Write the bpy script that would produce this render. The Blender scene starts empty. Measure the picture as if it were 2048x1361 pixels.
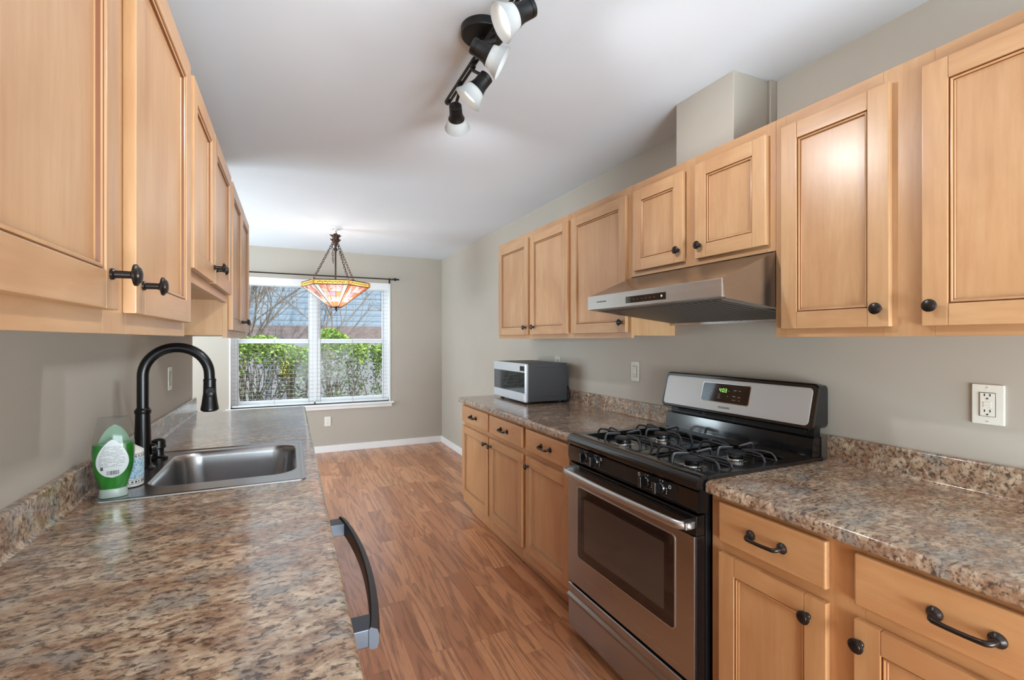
import bpy, bmesh, math, random
from mathutils import Vector, Matrix
random.seed(11)
S = bpy.context.scene
COL = S.collection
R = math.radians

# ---------------------------------------------------------------- camera, world, light, exposure
cam = bpy.data.cameras.new('camera')
cam.sensor_width = 36.0
cam.lens = 946 / 2048 * 36
cam.clip_start = 0.02
camo = bpy.data.objects.new('camera', cam)
camo.location = (0, 0, 1.362)
camo.rotation_euler = (R(90), 0, R(-25.06))
COL.objects.link(camo)
S.camera = camo

S.view_settings.view_transform = 'Standard'
S.view_settings.look = 'None'
S.view_settings.exposure = 0.78
S.view_settings.gamma = 1.0
S.view_settings.use_curve_mapping = False
S.cycles.use_denoising = True
S.cycles.max_bounces = 8
S.cycles.diffuse_bounces = 5
S.cycles.glossy_bounces = 4
S.cycles.transmission_bounces = 8
S.cycles.transparent_max_bounces = 16
S.cycles.sample_clamp_indirect = 6.0
S.cycles.caustics_reflective = False
S.cycles.caustics_refractive = False

w = bpy.data.worlds.new('sky')
S.world = w
w.use_nodes = True
wn = w.node_tree.nodes
wn['Background'].inputs[0].default_value = (0.72, 0.86, 1.0, 1)
wn['Background'].inputs[1].default_value = 1.15


def lamp(name, kind, loc, energy, color=(1, 1, 1), rot=None, **kw):
    l = bpy.data.lights.new(name, kind)
    l.energy = energy
    l.color = color
    for k, v in kw.items():
        setattr(l, k, v)
    o = bpy.data.objects.new(name, l)
    o.location = loc
    if rot:
        o.rotation_euler = rot
    COL.objects.link(o)
    return o


# sun over the neighbouring yard
lamp('sun', 'SUN', (4, 0, 12), 2.6, (1, .95, .86), (R(52), 0, R(38)), angle=R(1))
# added fill lamps at unseen rear and dining openings; daylight panel over the end window
DAY = (.78, .93, 1.0)
lamp('rear_fill', 'AREA', (0.75, -2.30, .72), 105, DAY, (R(84), 0, R(0)), shape='RECTANGLE', size=1.9, size_y=1.3)  # fill added behind the camera to brighten the room
lamp('rear_upward_fill', 'AREA', (0.75, -2.28, .50), 40, DAY, (R(140), 0, R(0)), shape='RECTANGLE', size=1.9, size_y=.9)  # upward fill added to brighten the ceiling
lamp('dining_fill', 'AREA', (-2.80, 4.85, 1.30), 98, DAY, (R(124), 0, R(-90)), shape='RECTANGLE', size=1.7, size_y=1.5)  # side fill added at an unseen opening
lamp('window_daylight', 'AREA', (0.26, 7.15, 2.95), 90, DAY, (R(-62), 0, R(0)), shape='RECTANGLE', size=2.6, size_y=1.0)

# ---------------------------------------------------------------- materials


def lin(c):
    return tuple(((x / 255) / 12.92 if x / 255 <= .04045 else ((x / 255 + .055) / 1.055) ** 2.4) for x in c) + (1,)


class NT:
    def __init__(self, name):
        self.m = bpy.data.materials.new(name)
        self.m.use_nodes = True
        self.t = self.m.node_tree
        self.b = self.t.nodes['Principled BSDF']
        self.out = self.t.nodes['Material Output']

    def n(self, kind, **kw):
        x = self.t.nodes.new('ShaderNode' + kind)
        for k, v in kw.items():
            if k == 'inp':
                for i, val in v.items():
                    x.inputs[i].default_value = val
            else:
                setattr(x, k, v)
        return x

    def l(self, a, ao, b, bi):
        self.t.links.new(a.outputs[ao], b.inputs[bi])

    def math(self, op, a, b=None, c=None):
        x = self.n('Math', operation=op)
        for i, v in enumerate((a, b, c)):
            if v is None:
                continue
            if isinstance(v, tuple):
                self.l(v[0], v[1], x, i)
            else:
                x.inputs[i].default_value = v
        return (x, 0)

    def ramp(self, src, stops, interp='LINEAR'):
        r = self.n('ValToRGB')
        r.color_ramp.interpolation = interp
        e = r.color_ramp.elements
        while len(e) < len(stops):
            e.new(0.5)
        for k, (p, c) in enumerate(stops):
            e[k].position = p
            e[k].color = c if len(c) == 4 else tuple(c) + (1,)
        self.t.links.new(src[0].outputs[src[1]], r.inputs[0])
        return (r, 0)

    def mix(self, f, a, b, mode='MIX'):
        x = self.n('Mix', data_type='RGBA', blend_type=mode)
        for i, v in ((0, f), (6, a), (7, b)):
            if isinstance(v, tuple) and len(v) == 2:
                self.l(v[0], v[1], x, i)
            else:
                x.inputs[i].default_value = v
        return (x, 2)

    def coords(self, scale, rot=(0, 0, 0), rnd=True, kind='Object'):
        tc = self.n('TexCoord')
        mp = self.n('Mapping')
        mp.inputs['Scale'].default_value = scale
        mp.inputs['Rotation'].default_value = rot
        self.l(tc, kind, mp, 'Vector')
        if rnd:
            oi = self.n('ObjectInfo')
            v = self.n('VectorMath', operation='ADD')
            s = self.n('VectorMath', operation='SCALE')
            s.inputs['Scale'].default_value = 37.0
            cx = self.n('CombineXYZ')
            self.l(oi, 'Random', cx, 0)
            self.l(oi, 'Random', cx, 1)
            self.l(oi, 'Random', cx, 2)
            self.l(cx, 0, s, 0)
            self.l(mp, 0, v, 0)
            self.l(s, 0, v, 1)
            return (v, 0)
        return (mp, 0)

    def noise(self, vec, scale, detail=4, rough=.55, dist=0.0):
        x = self.n('TexNoise', inp={'Scale': scale, 'Detail': detail, 'Roughness': rough, 'Distortion': dist})
        self.l(vec[0], vec[1], x, 'Vector')
        return (x, 0)

    def set(self, **kw):
        for k, v in kw.items():
            k = k.replace('_', ' ')
            if isinstance(v, tuple) and len(v) == 2 and not isinstance(v[0], (int, float)):
                self.l(v[0], v[1], self.b, k)
            else:
                self.b.inputs[k].default_value = v
        return self

    def bump(self, src, strength=.2, dist=.002):
        b = self.n('Bump', inp={'Strength': strength, 'Distance': dist})
        self.l(src[0], src[1], b, 'Height')
        self.l(b, 0, self.b, 'Normal')


def plain(name, rgb, rough=.5, metal=0.0, **kw):
    n = NT(name)
    n.set(Base_Color=lin(rgb), Roughness=rough, Metallic=metal, **kw)
    return n.m


def painted(name, rgb, rough=.6, var=.04, bump=.05, scale=3.0):
    n = NT(name)
    v = n.coords((1, 1, 1), rnd=False)
    a = n.noise(v, scale, 5, .6)
    c = lin(rgb)
    lo = tuple(x * (1 - var) for x in c[:3]) + (1,)
    hi = tuple(min(1, x * (1 + var)) for x in c[:3]) + (1,)
    n.set(Base_Color=n.ramp(a, [(.3, lo), (.7, hi)]), Roughness=rough)
    n.bump(n.noise(v, 220, 3), bump, .001)
    return n.m


def wood(name, axis, amber=0.0):
    n = NT(name)
    sc = {'X': (1.0, 11, 11), 'Y': (11, 1.0, 11), 'Z': (11, 11, 1.0)}[axis]
    v = n.coords(sc)
    big = n.noise(n.coords(tuple(max(1.4, s * .3) for s in sc)), 1.5, 4, .55, .6)
    st = n.noise(v, 1.0, 5, .6, 1.1)
    fine = n.noise(n.coords(tuple(s * 6 for s in sc)), 1.0, 3, .6)
    a = n.ramp(st, [(.30, lin((198, 151, 108))), (.50, lin((205, 160, 116))), (.72, lin((211, 168, 125)))])
    b = n.mix(n.math('MULTIPLY', n.ramp(big, [(.44, (0, 0, 0)), (.66, (1, 1, 1))]), .6), a, lin((186, 136, 95)))
    c = n.mix(n.math('MULTIPLY', n.ramp(fine, [(.40, (1, 1, 1)), (.54, (0, 0, 0))]), .10), b, lin((150, 98, 58)))
    oi = n.n('ObjectInfo')
    hv = n.n('HueSaturation')
    n.l(c[0], c[1], hv, 'Color')
    val = n.math('MULTIPLY_ADD', (oi, 'Random'), .10, .82)
    n.l(val[0], val[1], hv, 'Value')
    fin = n.mix(amber, (hv, 0), (1.0, .82, .62, 1), 'MULTIPLY')  # for base cabinets, multiplies a painted warm-bounce tint into the wood
    n.set(Base_Color=fin, Roughness=.34, Coat_Weight=.12, Coat_Roughness=.25)
    n.bump(fine, .04, .001)
    return n.m


def granite(name, rot=0.0, s=1.0):
    n = NT(name)
    v = n.coords((62 * s, 100 * s, 85 * s), (0, 0, rot))
    v2 = n.coords((6 * s, 9 * s, 7 * s), (0, 0, rot))
    v3 = n.coords((22 * s, 38 * s, 32 * s), (0, 0, rot))
    a = n.noise(v, 1.0, 6, .66, .5)
    mid = n.noise(v3, 1.0, 5, .62, .6)
    big = n.noise(v2, 1.0, 4, .6, .6)
    blu = n.noise(v2, 1.5, 3, .5, .4)
    ty = n.mix(n.ramp(mid, [(.40, (0, 0, 0)), (.60, (1, 1, 1))]), lin((150, 120, 97)), lin((202, 180, 155)))
    ty2 = n.mix(n.math('MULTIPLY', n.ramp(big, [(.44, (0, 0, 0)), (.62, (1, 1, 1))]), .7), ty, lin((142, 104, 78)))
    ty3 = n.mix(n.math('MULTIPLY', n.ramp(blu, [(.50, (0, 0, 0)), (.66, (1, 1, 1))]), .6), ty2, lin((138, 142, 140)))
    dk = n.ramp(a, [(.38, (1, 1, 1)), (.52, (0, 0, 0))])
    e = n.mix(n.math('MULTIPLY', dk, .9), ty3, lin((66, 52, 47)))
    f = n.mix(n.math('MULTIPLY', n.ramp(a, [(.60, (0, 0, 0)), (.70, (1, 1, 1))]), .5), e, lin((206, 192, 172)))
    n.set(Base_Color=f, Roughness=.2, Coat_Weight=.45, Coat_Roughness=.09)
    n.bump(a, .05, .001)
    return n.m


def brushed(name, rgb, rough=.3, axis='Y'):
    n = NT(name)
    sc = {'X': (2, 220, 220), 'Y': (220, 2, 220), 'Z': (220, 220, 2)}[axis]
    a = n.noise(n.coords(sc), 1.0, 3, .6)
    c = lin(rgb)
    n.set(Base_Color=n.ramp(a, [(.3, tuple(x * .93 for x in c[:3]) + (1,)), (.7, c)]), Metallic=1.0,
          Roughness=n.math('MULTIPLY_ADD', a, .1, rough - .05))
    return n.m


def oak_floor(name):
    n = NT(name)
    tc = n.n('TexCoord')
    sp = n.n('SeparateXYZ')
    n.l(tc, 'Object', sp, 0)
    W, L = .092, .62
    xs = n.math('DIVIDE', (sp, 'X'), W)
    col = n.math('FLOOR', xs)
    fx = n.math('FRACT', xs)
    wn1 = n.n('TexWhiteNoise', noise_dimensions='1D')
    n.l(col[0], 0, wn1, 'W')
    ys = n.math('ADD', n.math('DIVIDE', (sp, 'Y'), L), n.math('MULTIPLY', (wn1, 'Value'), 7.31))
    row = n.math('FLOOR', ys)
    fy = n.math('FRACT', ys)
    cx = n.n('CombineXYZ')
    n.l(col[0], 0, cx, 0)
    n.l(row[0], 0, cx, 1)
    pid = n.n('TexWhiteNoise', noise_dimensions='2D')
    n.l(cx, 0, pid, 'Vector')
    # board-local grain coordinates, shifted per board
    g = n.n('CombineXYZ')
    n.l(*n.math('MULTIPLY_ADD', (sp, 'X'), 1.0, n.math('MULTIPLY', (pid, 'Value'), 91.0)), g, 0)
    n.l(*n.math('MULTIPLY_ADD', (sp, 'Y'), 1.0, n.math('MULTIPLY', (pid, 'Value'), 53.0)), g, 1)
    m1 = n.n('Mapping')
    m1.inputs['Scale'].default_value = (8.5, .62, 1)
    n.l(g, 0, m1, 0)
    field = n.noise((m1, 0), 1.0, 2, .45, .35)
    rings = n.math('SINE', n.math('MULTIPLY', field, 60.0))
    m2 = n.n('Mapping')
    m2.inputs['Scale'].default_value = (160, 9, 1)
    n.l(g, 0, m2, 0)
    pore = n.noise((m2, 0), 1.0, 4, .7)
    tone = n.ramp((pid, 'Value'), [(0, lin((162, 104, 70))), (.35, lin((182, 121, 83))), (.7, lin((204, 144, 102))), (1, lin((172, 112, 76)))])
    dark = n.ramp(n.math('MULTIPLY_ADD', rings, .5, .5), [(.10, (1, 1, 1)), (.48, (0, 0, 0))])
    br = n.math('MULTIPLY', dark, n.ramp(pore, [(.35, (.9, .9, .9)), (.62, (.3, .3, .3))]))
    col1 = n.mix(n.math('MULTIPLY', br, .85), tone, lin((120, 74, 50)))
    col2 = n.mix(n.math('MULTIPLY', n.ramp(pore, [(.36, (1, 1, 1)), (.5, (0, 0, 0))]), .25), col1, lin((104, 62, 40)))
    # joints
    jx = n.math('GREATER_THAN', n.math('ABSOLUTE', n.math('SUBTRACT', fx, .5)), .492)
    jy = n.math('GREATER_THAN', n.math('ABSOLUTE', n.math('SUBTRACT', fy, .5)), .4985)
    j = n.math('MULTIPLY', n.math('MAXIMUM', jx, jy), .45)
    col3 = n.mix(j, col2, lin((84, 48, 30)))
    n.set(Base_Color=col3, Roughness=n.math('MULTIPLY_ADD', pore, .12, .24), Coat_Weight=.15, Coat_Roughness=.2)
    n.bump(n.math('SUBTRACT', pore, n.math('MULTIPLY', br, .4)), .04, .001)
    return n.m


def emit(name, rgb, s):
    n = NT(name)
    n.set(Base_Color=lin(rgb), Emission_Color=lin(rgb), Emission_Strength=s)
    return n.m


def clear_glass(name, tint=(1, 1, 1), gloss=.10, rough=.02):
    n = NT(name)
    tr = n.n('BsdfTransparent')
    tr.inputs[0].default_value = tuple(tint) + (1,)
    gl = n.n('BsdfGlossy')
    gl.inputs['Roughness'].default_value = rough
    lw = n.n('LayerWeight', inp={'Blend': .5})
    mx = n.n('MixShader')
    f = n.math('MULTIPLY_ADD', n.math('POWER', (lw, 'Facing'), 4.0), .7, gloss * .03)
    n.l(f[0], 0, mx, 0)
    n.l(tr, 0, mx, 1)
    n.l(gl, 0, mx, 2)
    n.l(mx, 0, n.out, 0)
    return n.m


def translucent(name, colsrc, trans=.5, rough=.3):
    """thin glass or plastic that both scatters and passes light"""
    n = NT(name)
    df = n.n('BsdfDiffuse')
    tl = n.n('BsdfTranslucent')
    gl = n.n('BsdfGlossy')
    gl.inputs['Roughness'].default_value = rough
    if callable(colsrc):
        c = colsrc(n)
        n.l(c[0], c[1], df, 0)
        n.l(c[0], c[1], tl, 0)
    else:
        df.inputs[0].default_value = lin(colsrc)
        tl.inputs[0].default_value = lin(colsrc)
    m1 = n.n('MixShader')
    m1.inputs[0].default_value = trans
    n.l(df, 0, m1, 1)
    n.l(tl, 0, m1, 2)
    m2 = n.n('MixShader')
    m2.inputs[0].default_value = .06
    n.l(m1, 0, m2, 1)
    n.l(gl, 0, m2, 2)
    n.l(m2, 0, n.out, 0)
    return n.m


M = {}
M['wall'] = painted('greige_wall_paint', (176, 168, 157), .55, .02, .06)
M['ceil'] = painted('white_ceiling_paint', (222, 230, 239), .8, .01, .03)
M['white'] = painted('white_trim_paint', (232, 232, 232), .35, .01, .02)
M['plate'] = plain('white_plastic', (226, 222, 212), .35)
M['plate2'] = plain('ivory_plastic', (208, 204, 192), .35)
M['slot'] = plain('dark_slot', (20, 18, 16), .6)
M['floor'] = oak_floor('oak_strip_laminate')
M['wv'] = wood('maple_vertical', 'Z')
M['wh'] = wood('maple_horizontal', 'Y')
M['wx'] = wood('maple_depth', 'X')
M['bv'] = wood('bounce_tinted_maple_vertical', 'Z', .6)  # same maple, tinted to paint in warm bounce off the floor
M['bh'] = wood('bounce_tinted_maple_horizontal', 'Y', .6)
M['bx'] = wood('bounce_tinted_maple_depth', 'X', .6)
M['glaze'] = plain('glazed_groove', (120, 72, 40), .45)
M['gran'] = granite('granite_look_laminate', R(-14))
M['steel'] = brushed('brushed_steel', (176, 174, 173), .25, 'Y')
M['steel_v'] = brushed('brushed_steel_fine', (198, 197, 196), .34, 'Y')
M['sinksteel'] = plain('sink_steel', (176, 176, 178), .26, 1.0)
M['fascia'] = plain('brushed_fascia', (200, 199, 198), .45, .55)
M['chrome'] = plain('chrome', (200, 200, 200), .12, 1.0)
M['bronze'] = plain('oil_rubbed_bronze', (54, 47, 44), .28, .75)
M['black'] = plain('black_enamel', (14, 14, 15), .16, 0, Coat_Weight=.4, Coat_Roughness=.08)
M['blackm'] = plain('matte_black', (12, 12, 13), .42)
M['faucet'] = plain('faucet_black', (16, 15, 16), .26, .3)
M['iron'] = plain('cast_iron', (42, 42, 44), .36)
M['ironlit'] = plain('grate_top_highlight', (120, 122, 128), .4)  # lit copy of the iron, a highlight painted on the fingers
M['dglass'] = plain('dark_oven_glass', (22, 17, 18), .07, 0, Coat_Weight=.5, Coat_Roughness=.03)
M['dglass2'] = plain('oven_window_screen', (62, 54, 49), .12, 0, Coat_Weight=.5, Coat_Roughness=.04)
M['dgrey'] = plain('dark_grey_paint', (66, 66, 68), .45)
M['silver'] = plain('silver_plastic', (206, 208, 214), .32, .35)
M['lit_green'] = emit('green_display_digits', (130, 190, 90), 1.2)
M['print'] = plain('pale_print', (150, 148, 146), .5)
M['print_w'] = plain('white_print', (215, 215, 212), .5)
M['print_d'] = plain('dark_print', (70, 68, 70), .5)
M['glass'] = clear_glass('window_glass')
M['blind'] = translucent('blind_slat_white', (160, 160, 160), .12, .5)
M['vinyl'] = plain('white_vinyl', (230, 231, 233), .35)
M['rod'] = plain('dark_rod_metal', (40, 32, 30), .4, .6)
M['filter'] = plain('hood_filter_metal', (104, 94, 86), .42, .35)
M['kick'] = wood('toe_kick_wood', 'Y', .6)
M['bulb'] = emit('lamp_bulb', (255, 250, 240), 3.0)
M['frost'] = translucent('frosted_glass', (208, 211, 213), .42, .25)

# ---------------------------------------------------------------- mesh helpers


class MB:
    def __init__(self):
        self.bm = bmesh.new()
        self.mats = []

    def mi(self, m):
        m = M[m] if isinstance(m, str) else m
        if m not in self.mats:
            self.mats.append(m)
        return self.mats.index(m)

    def _fin(self, faces, m):
        i = self.mi(m)
        for f in faces:
            f.material_index = i

    def box(self, x0, x1, y0, y1, z0, z1, m, bev=0.0, seg=2):
        x0, x1 = min(x0, x1), max(x0, x1)
        y0, y1 = min(y0, y1), max(y0, y1)
        z0, z1 = min(z0, z1), max(z0, z1)
        mat = Matrix.Translation(((x0 + x1) / 2, (y0 + y1) / 2, (z0 + z1) / 2)) @ Matrix.Diagonal((x1 - x0, y1 - y0, z1 - z0, 1))
        r = bmesh.ops.create_cube(self.bm, size=1, matrix=mat)
        vs = r['verts']
        fs = list({f for v in vs for f in v.link_faces})
        self._fin(fs, m)
        if bev > 0:
            es = list({e for v in vs for e in v.link_edges})
            i = self.mi(m)
            rr = bmesh.ops.bevel(self.bm, geom=es, offset=bev, segments=seg, profile=.6, affect='EDGES')
            for f in rr['faces']:
                f.material_index = i
        return self

    def ring(self, pts):
        return [self.bm.verts.new(p) for p in pts]

    def loft(self, rings, m, close=True, cap0=False, cap1=False):
        vr = [self.ring(r) for r in rings]
        fs = []
        for a, b in zip(vr, vr[1:]):
            n = len(a)
            for k in range(n if close else n - 1):
                try:
                    fs.append(self.bm.faces.new((a[k], a[(k + 1) % n], b[(k + 1) % n], b[k])))
                except ValueError:
                    pass
        if cap0:
            fs.append(self.bm.faces.new(list(reversed(vr[0]))))
        if cap1:
            fs.append(self.bm.faces.new(vr[-1]))
        self._fin(fs, m)
        return self

    @staticmethod
    def frame(d):
        d = Vector(d).normalized()
        a = Vector((0, 0, 1)) if abs(d.z) < .9 else Vector((1, 0, 0))
        u = d.cross(a).normalized()
        return u, d.cross(u).normalized()

    def lathe(self, o, d, prof, m, seg=24, cap0=True, cap1=True):
        """prof: list of (distance along d, radius)"""
        o = Vector(o)
        d = Vector(d).normalized()
        u, v = self.frame(d)
        rings = []
        for t, r in prof:
            r = max(r, 1e-5)
            rings.append([o + d * t + u * (r * math.cos(2 * math.pi * k / seg)) + v * (r * math.sin(2 * math.pi * k / seg)) for k in range(seg)])
        return self.loft(rings, m, True, cap0, cap1)

    def tube(self, pts, r, m, seg=10, closed=False, caps=True):
        pts = [Vector(p) for p in pts]
        n = len(pts)
        rs = r if isinstance(r, (list, tuple)) else [r] * n
        tang = []
        for i in range(n):
            if closed:
                t = pts[(i + 1) % n] - pts[i - 1]
            else:
                t = pts[min(i + 1, n - 1)] - pts[max(i - 1, 0)]
            tang.append(t.normalized())
        u, v = self.frame(tang[0])
        rings = []
        for i in range(n):
            t = tang[i]
            u = (u - t * u.dot(t))
            u = u.normalized() if u.length > 1e-6 else self.frame(t)[0]
            v = t.cross(u).normalized()
            rings.append([pts[i] + u * (rs[i] * math.cos(2 * math.pi * k / seg)) + v * (rs[i] * math.sin(2 * math.pi * k / seg)) for k in range(seg)])
        if closed:
            rings.append(rings[0])
        return self.loft(rings, m, True, caps and not closed, caps and not closed)

    def prism(self, poly, vec, m):
        """closed polygon of 3-D points pushed along vec"""
        v = Vector(vec)
        return self.loft([[Vector(p) for p in poly], [Vector(p) + v for p in poly]], m, True, True, True)

    def quad(self, pts, m):
        f = self.bm.faces.new([self.bm.verts.new(p) for p in pts])
        self._fin([f], m)
        return self

    def bend_box(self, *a):
        return self

    def build(self, name, parent=None, sharp=48, smooth=True, flip=True, origin=None):
        if flip:
            bmesh.ops.recalc_face_normals(self.bm, faces=self.bm.faces[:])
        me = bpy.data.meshes.new(name)
        self.bm.to_mesh(me)
        self.bm.free()
        for m in self.mats:
            me.materials.append(m)
        return link_mesh(name, me, parent, sharp if smooth else None, origin)


def world_of(o):
    v = Vector((0, 0, 0))
    while o is not None:
        v += o.location
        o = o.parent
    return v


def link_mesh(name, me, parent=None, sharp=32, origin=None):
    vs = me.vertices
    if origin is None:
        lo = Vector((min(v.co.x for v in vs), min(v.co.y for v in vs), min(v.co.z for v in vs)))
        hi = Vector((max(v.co.x for v in vs), max(v.co.y for v in vs), max(v.co.z for v in vs)))
        origin = (lo + hi) / 2
    origin = Vector(origin)
    me.transform(Matrix.Translation(-origin))
    if sharp is not None:
        me.polygons.foreach_set('use_smooth', [True] * len(me.polygons))
        me.set_sharp_from_angle(angle=R(sharp))
    o = bpy.data.objects.new(name, me)
    COL.objects.link(o)
    if sharp is not None:
        wm = o.modifiers.new('weighted_normals', 'WEIGHTED_NORMAL')
        wm.keep_sharp = True
        wm.weight = 60
    if parent is not None:
        o.parent = parent
        o.location = origin - world_of(parent)
    else:
        o.location = origin
    return o


def thing(name, loc, label, cat, group=None):
    o = bpy.data.objects.new(name, None)
    o.empty_display_size = .05
    o.location = loc
    COL.objects.link(o)
    return tag(o, label, cat, group)


def tag(o, label, cat, group=None, kind=None):
    if label:
        o['label'] = label
    if cat:
        o['category'] = cat
    if group:
        o['group'] = group
    if kind:
        o['kind'] = kind
    return o


def struct(o, label=None):
    o['kind'] = 'structure'
    if label:
        o['label'] = label
    return o


def text(name, body, size, origin, right, up, m, parent, ext=.0004):
    cu = bpy.data.curves.new(name, 'FONT')
    cu.body = body
    cu.size = size
    cu.extrude = ext
    cu.align_x = 'CENTER'
    cu.align_y = 'CENTER'
    tmp = bpy.data.objects.new(name, cu)
    COL.objects.link(tmp)
    bpy.context.view_layer.update()
    me = bpy.data.meshes.new_from_object(tmp.evaluated_get(bpy.context.evaluated_depsgraph_get()))
    bpy.data.objects.remove(tmp)
    bpy.data.curves.remove(cu)
    r = Vector(right).normalized()
    u = Vector(up).normalized()
    nn = r.cross(u)
    mt = Matrix((r, u, nn)).transposed().to_4x4()
    mt.translation = Vector(origin)
    me.transform(mt)
    me.name = name
    me.materials.clear()
    me.materials.append(M[m])
    return link_mesh(name, me, parent, None)


def rrect(cx, cy, hx, hy, r, z, seg=6):
    pts = []
    for (sx, sy, a0) in ((1, 1, 0), (-1, 1, 90), (-1, -1, 180), (1, -1, 270)):
        for k in range(seg + 1):
            a = R(a0 + 90 * k / seg)
            pts.append((cx + sx * (hx - r) + r * math.cos(a), cy + sy * (hy - r) + r * math.sin(a), z))
    return pts


# ---------------------------------------------------------------- the room
XR, XL, YB, CH = 1.833, -.55, 6.14, 2.44
YREAR, XD, YP = -2.2, -2.6, 3.48      # rear wall, dining side wall, end of the kitchen partition
T = .15

b = MB(); b.box(XD - T, XR + T, YREAR - T, YB + T, -.12, 0, 'floor'); struct(b.build('floor', smooth=False, origin=(0, 0, 0)), 'oak strip laminate floor running the length of the kitchen')
b = MB(); b.box(XD - T, XR + T, YREAR - T, YB + T, CH, CH + .15, 'ceil'); struct(b.build('ceiling', smooth=False), 'flat white painted ceiling')
b = MB(); b.box(XR, XR + T, YREAR - T, YB + T, 0, CH, 'wall'); struct(b.build('wall_right', smooth=False), 'greige wall behind the stove')
b = MB(); b.box(XL - .12, XL, YREAR, YP, 0, CH, 'wall'); struct(b.build('wall_left', smooth=False), 'greige wall behind the sink')
WX0, WX1, WZ0, WZ1 = -.618, 1.144, .585, 2.075
b = MB()
b.box(XD, WX0, YB, YB + T, 0, CH, 'wall'); b.box(WX1, XR, YB, YB + T, 0, CH, 'wall')
b.box(WX0, WX1, YB, YB + T, 0, WZ0, 'wall'); b.box(WX0, WX1, YB, YB + T, WZ1, CH, 'wall')
struct(b.build('wall_back', smooth=False), 'greige end wall around the window')
DZ0, DZ1, DY0, DY1 = .65, 2.10, 4.0, 5.7
b = MB()
b.box(XD - T, XD, YP - .12, DY0, 0, CH, 'wall'); b.box(XD - T, XD, DY1, YB, 0, CH, 'wall')
b.box(XD - T, XD, DY0, DY1, 0, DZ0, 'wall'); b.box(XD - T, XD, DY0, DY1, DZ1, CH, 'wall')
b.box(XD, XL - .12, YP - .12, YP, 0, CH, 'wall')
struct(b.build('wall_dining', smooth=False))
b = MB()
b.box(XL, -.25, YREAR - T, YREAR, 0, CH, 'wall'); b.box(1.75, XR, YREAR - T, YREAR, 0, CH, 'wall')
b.box(-.25, 1.75, YREAR - T, YREAR, 2.2, CH, 'wall')
struct(b.build('wall_rear', smooth=False))
b = MB(); b.box(XL, XR, YB - .014, YB, 0, .082, 'white', .004); struct(b.build('baseboard_back'), 'white baseboard below the window')
b = MB(); b.box(XR - .014, XR, 3.52, YB - .014, 0, .082, 'white', .004); struct(b.build('baseboard_right'), 'white baseboard on the bare right wall')
# duct chase above the stove cabinets
b = MB(); b.box(1.60, XR, 1.335, 1.645, 2.136, CH, 'wall', .003); b.box(1.798, XR, 1.318, 1.335, 2.136, CH, 'wall')
struct(b.build('wall_chase', smooth=False), 'boxed greige duct chase between the cabinet top and the ceiling')

# ---------------------------------------------------------------- window, blinds, rod
win = bpy.data.objects.new('window_1', None); COL.objects.link(win); win.location = (.263, YB + .1, WZ0)
struct(win, 'white double window with two double-hung units above the dining floor')
yf0, yf1 = YB + .075, YB + .14
b = MB()
for (x0, x1, z0, z1) in ((WX0, WX0 + .035, WZ0, WZ1), (WX1 - .035, WX1, WZ0, WZ1), (WX0, WX1, WZ1 - .03, WZ1), (WX0, WX1, WZ0, WZ0 + .03), (.235, .29, WZ0, WZ1)):
    b.box(x0, x1, yf0, yf1, z0, z1, 'vinyl', .003)
b.build('window_frame', win)
for (x0, x1) in ((WX0 + .035, .235), (.29, WX1 - .035)):
    for (z0, z1, yo) in ((WZ0 + .03, 1.372, 0), (1.335, WZ1 - .03, .03)):
        s = MB()
        w_ = .042
        s.box(x0, x0 + w_, yf0 + .006 + yo, yf0 + .034 + yo, z0, z1, 'vinyl', .003)
        s.box(x1 - w_, x1, yf0 + .006 + yo, yf0 + .034 + yo, z0, z1, 'vinyl', .003)
        s.box(x0 + w_, x1 - w_, yf0 + .006 + yo, yf0 + .034 + yo, z0, z0 + .04, 'vinyl', .003)
        s.box(x0 + w_, x1 - w_, yf0 + .006 + yo, yf0 + .034 + yo, z1 - .05, z1, 'vinyl', .003)
        so = s.build('sash', win)
        g = MB(); g.box(x0 + w_, x1 - w_, yf0 + .018 + yo, yf0 + .022 + yo, z0 + .04, z1 - .05, 'glass'); g.build('glass_pane', so, smooth=False)
b = MB()   # white jamb liner and bead round the opening
b.box(WX0 - .008, WX0 + .006, YB - .006, yf0, WZ0, WZ1 + .008, 'white'); b.box(WX1 - .006, WX1 + .008, YB - .006, yf0, WZ0, WZ1 + .008, 'white')
b.box(WX0, WX1, YB - .006, yf0, WZ1 - .006, WZ1 + .008, 'white')
b.build('window_jamb', win, smooth=False)
b = MB()
b.box(-.66, 1.192, YB - .052, yf0, .562, WZ0, 'white', .006); b.box(-.64, 1.172, YB - .018, YB, .518, .562, 'white', .005)
b.build('window_sill', win)


def blind(x0, x1, label):
    t = thing('window_blind', ((x0 + x1) / 2, YB + .03, WZ1), label, 'window blind', 'white horizontal blinds')
    h = MB(); h.box(x0, x1, YB + .012, YB + .06, WZ1 - .045, WZ1 - .006, 'vinyl', .003); h.box(x0 - .004, x1 + .004, YB + .002, YB + .012, WZ1 - .078, WZ1 - .004, 'vinyl', .004)
    h.build('headrail', t)
    s = MB()
    z = WZ0 + .045
    while z < WZ1 - .06:
        s.box(x0 + .004, x1 - .004, YB + .022, YB + .042, z, z + .0014, 'blind')
        z += .048
    s.build('slats', t, smooth=False)
    c = MB()
    nx = 3
    for k in range(nx):
        x = x0 + .06 + (x1 - x0 - .12) * k / (nx - 1)
        for y in (YB + .0065, YB + .0575):
            c.box(x - .0012, x + .0012, y - .0006, y + .0006, WZ0 + .02, WZ1 - .05, 'print')
    c.build('ladder_cord', t, smooth=False)
    r = MB(); r.box(x0 + .003, x1 - .003, YB + .008, YB + .056, WZ0 + .012, WZ0 + .030, 'vinyl', .004); r.build('bottom_rail', t)


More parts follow.
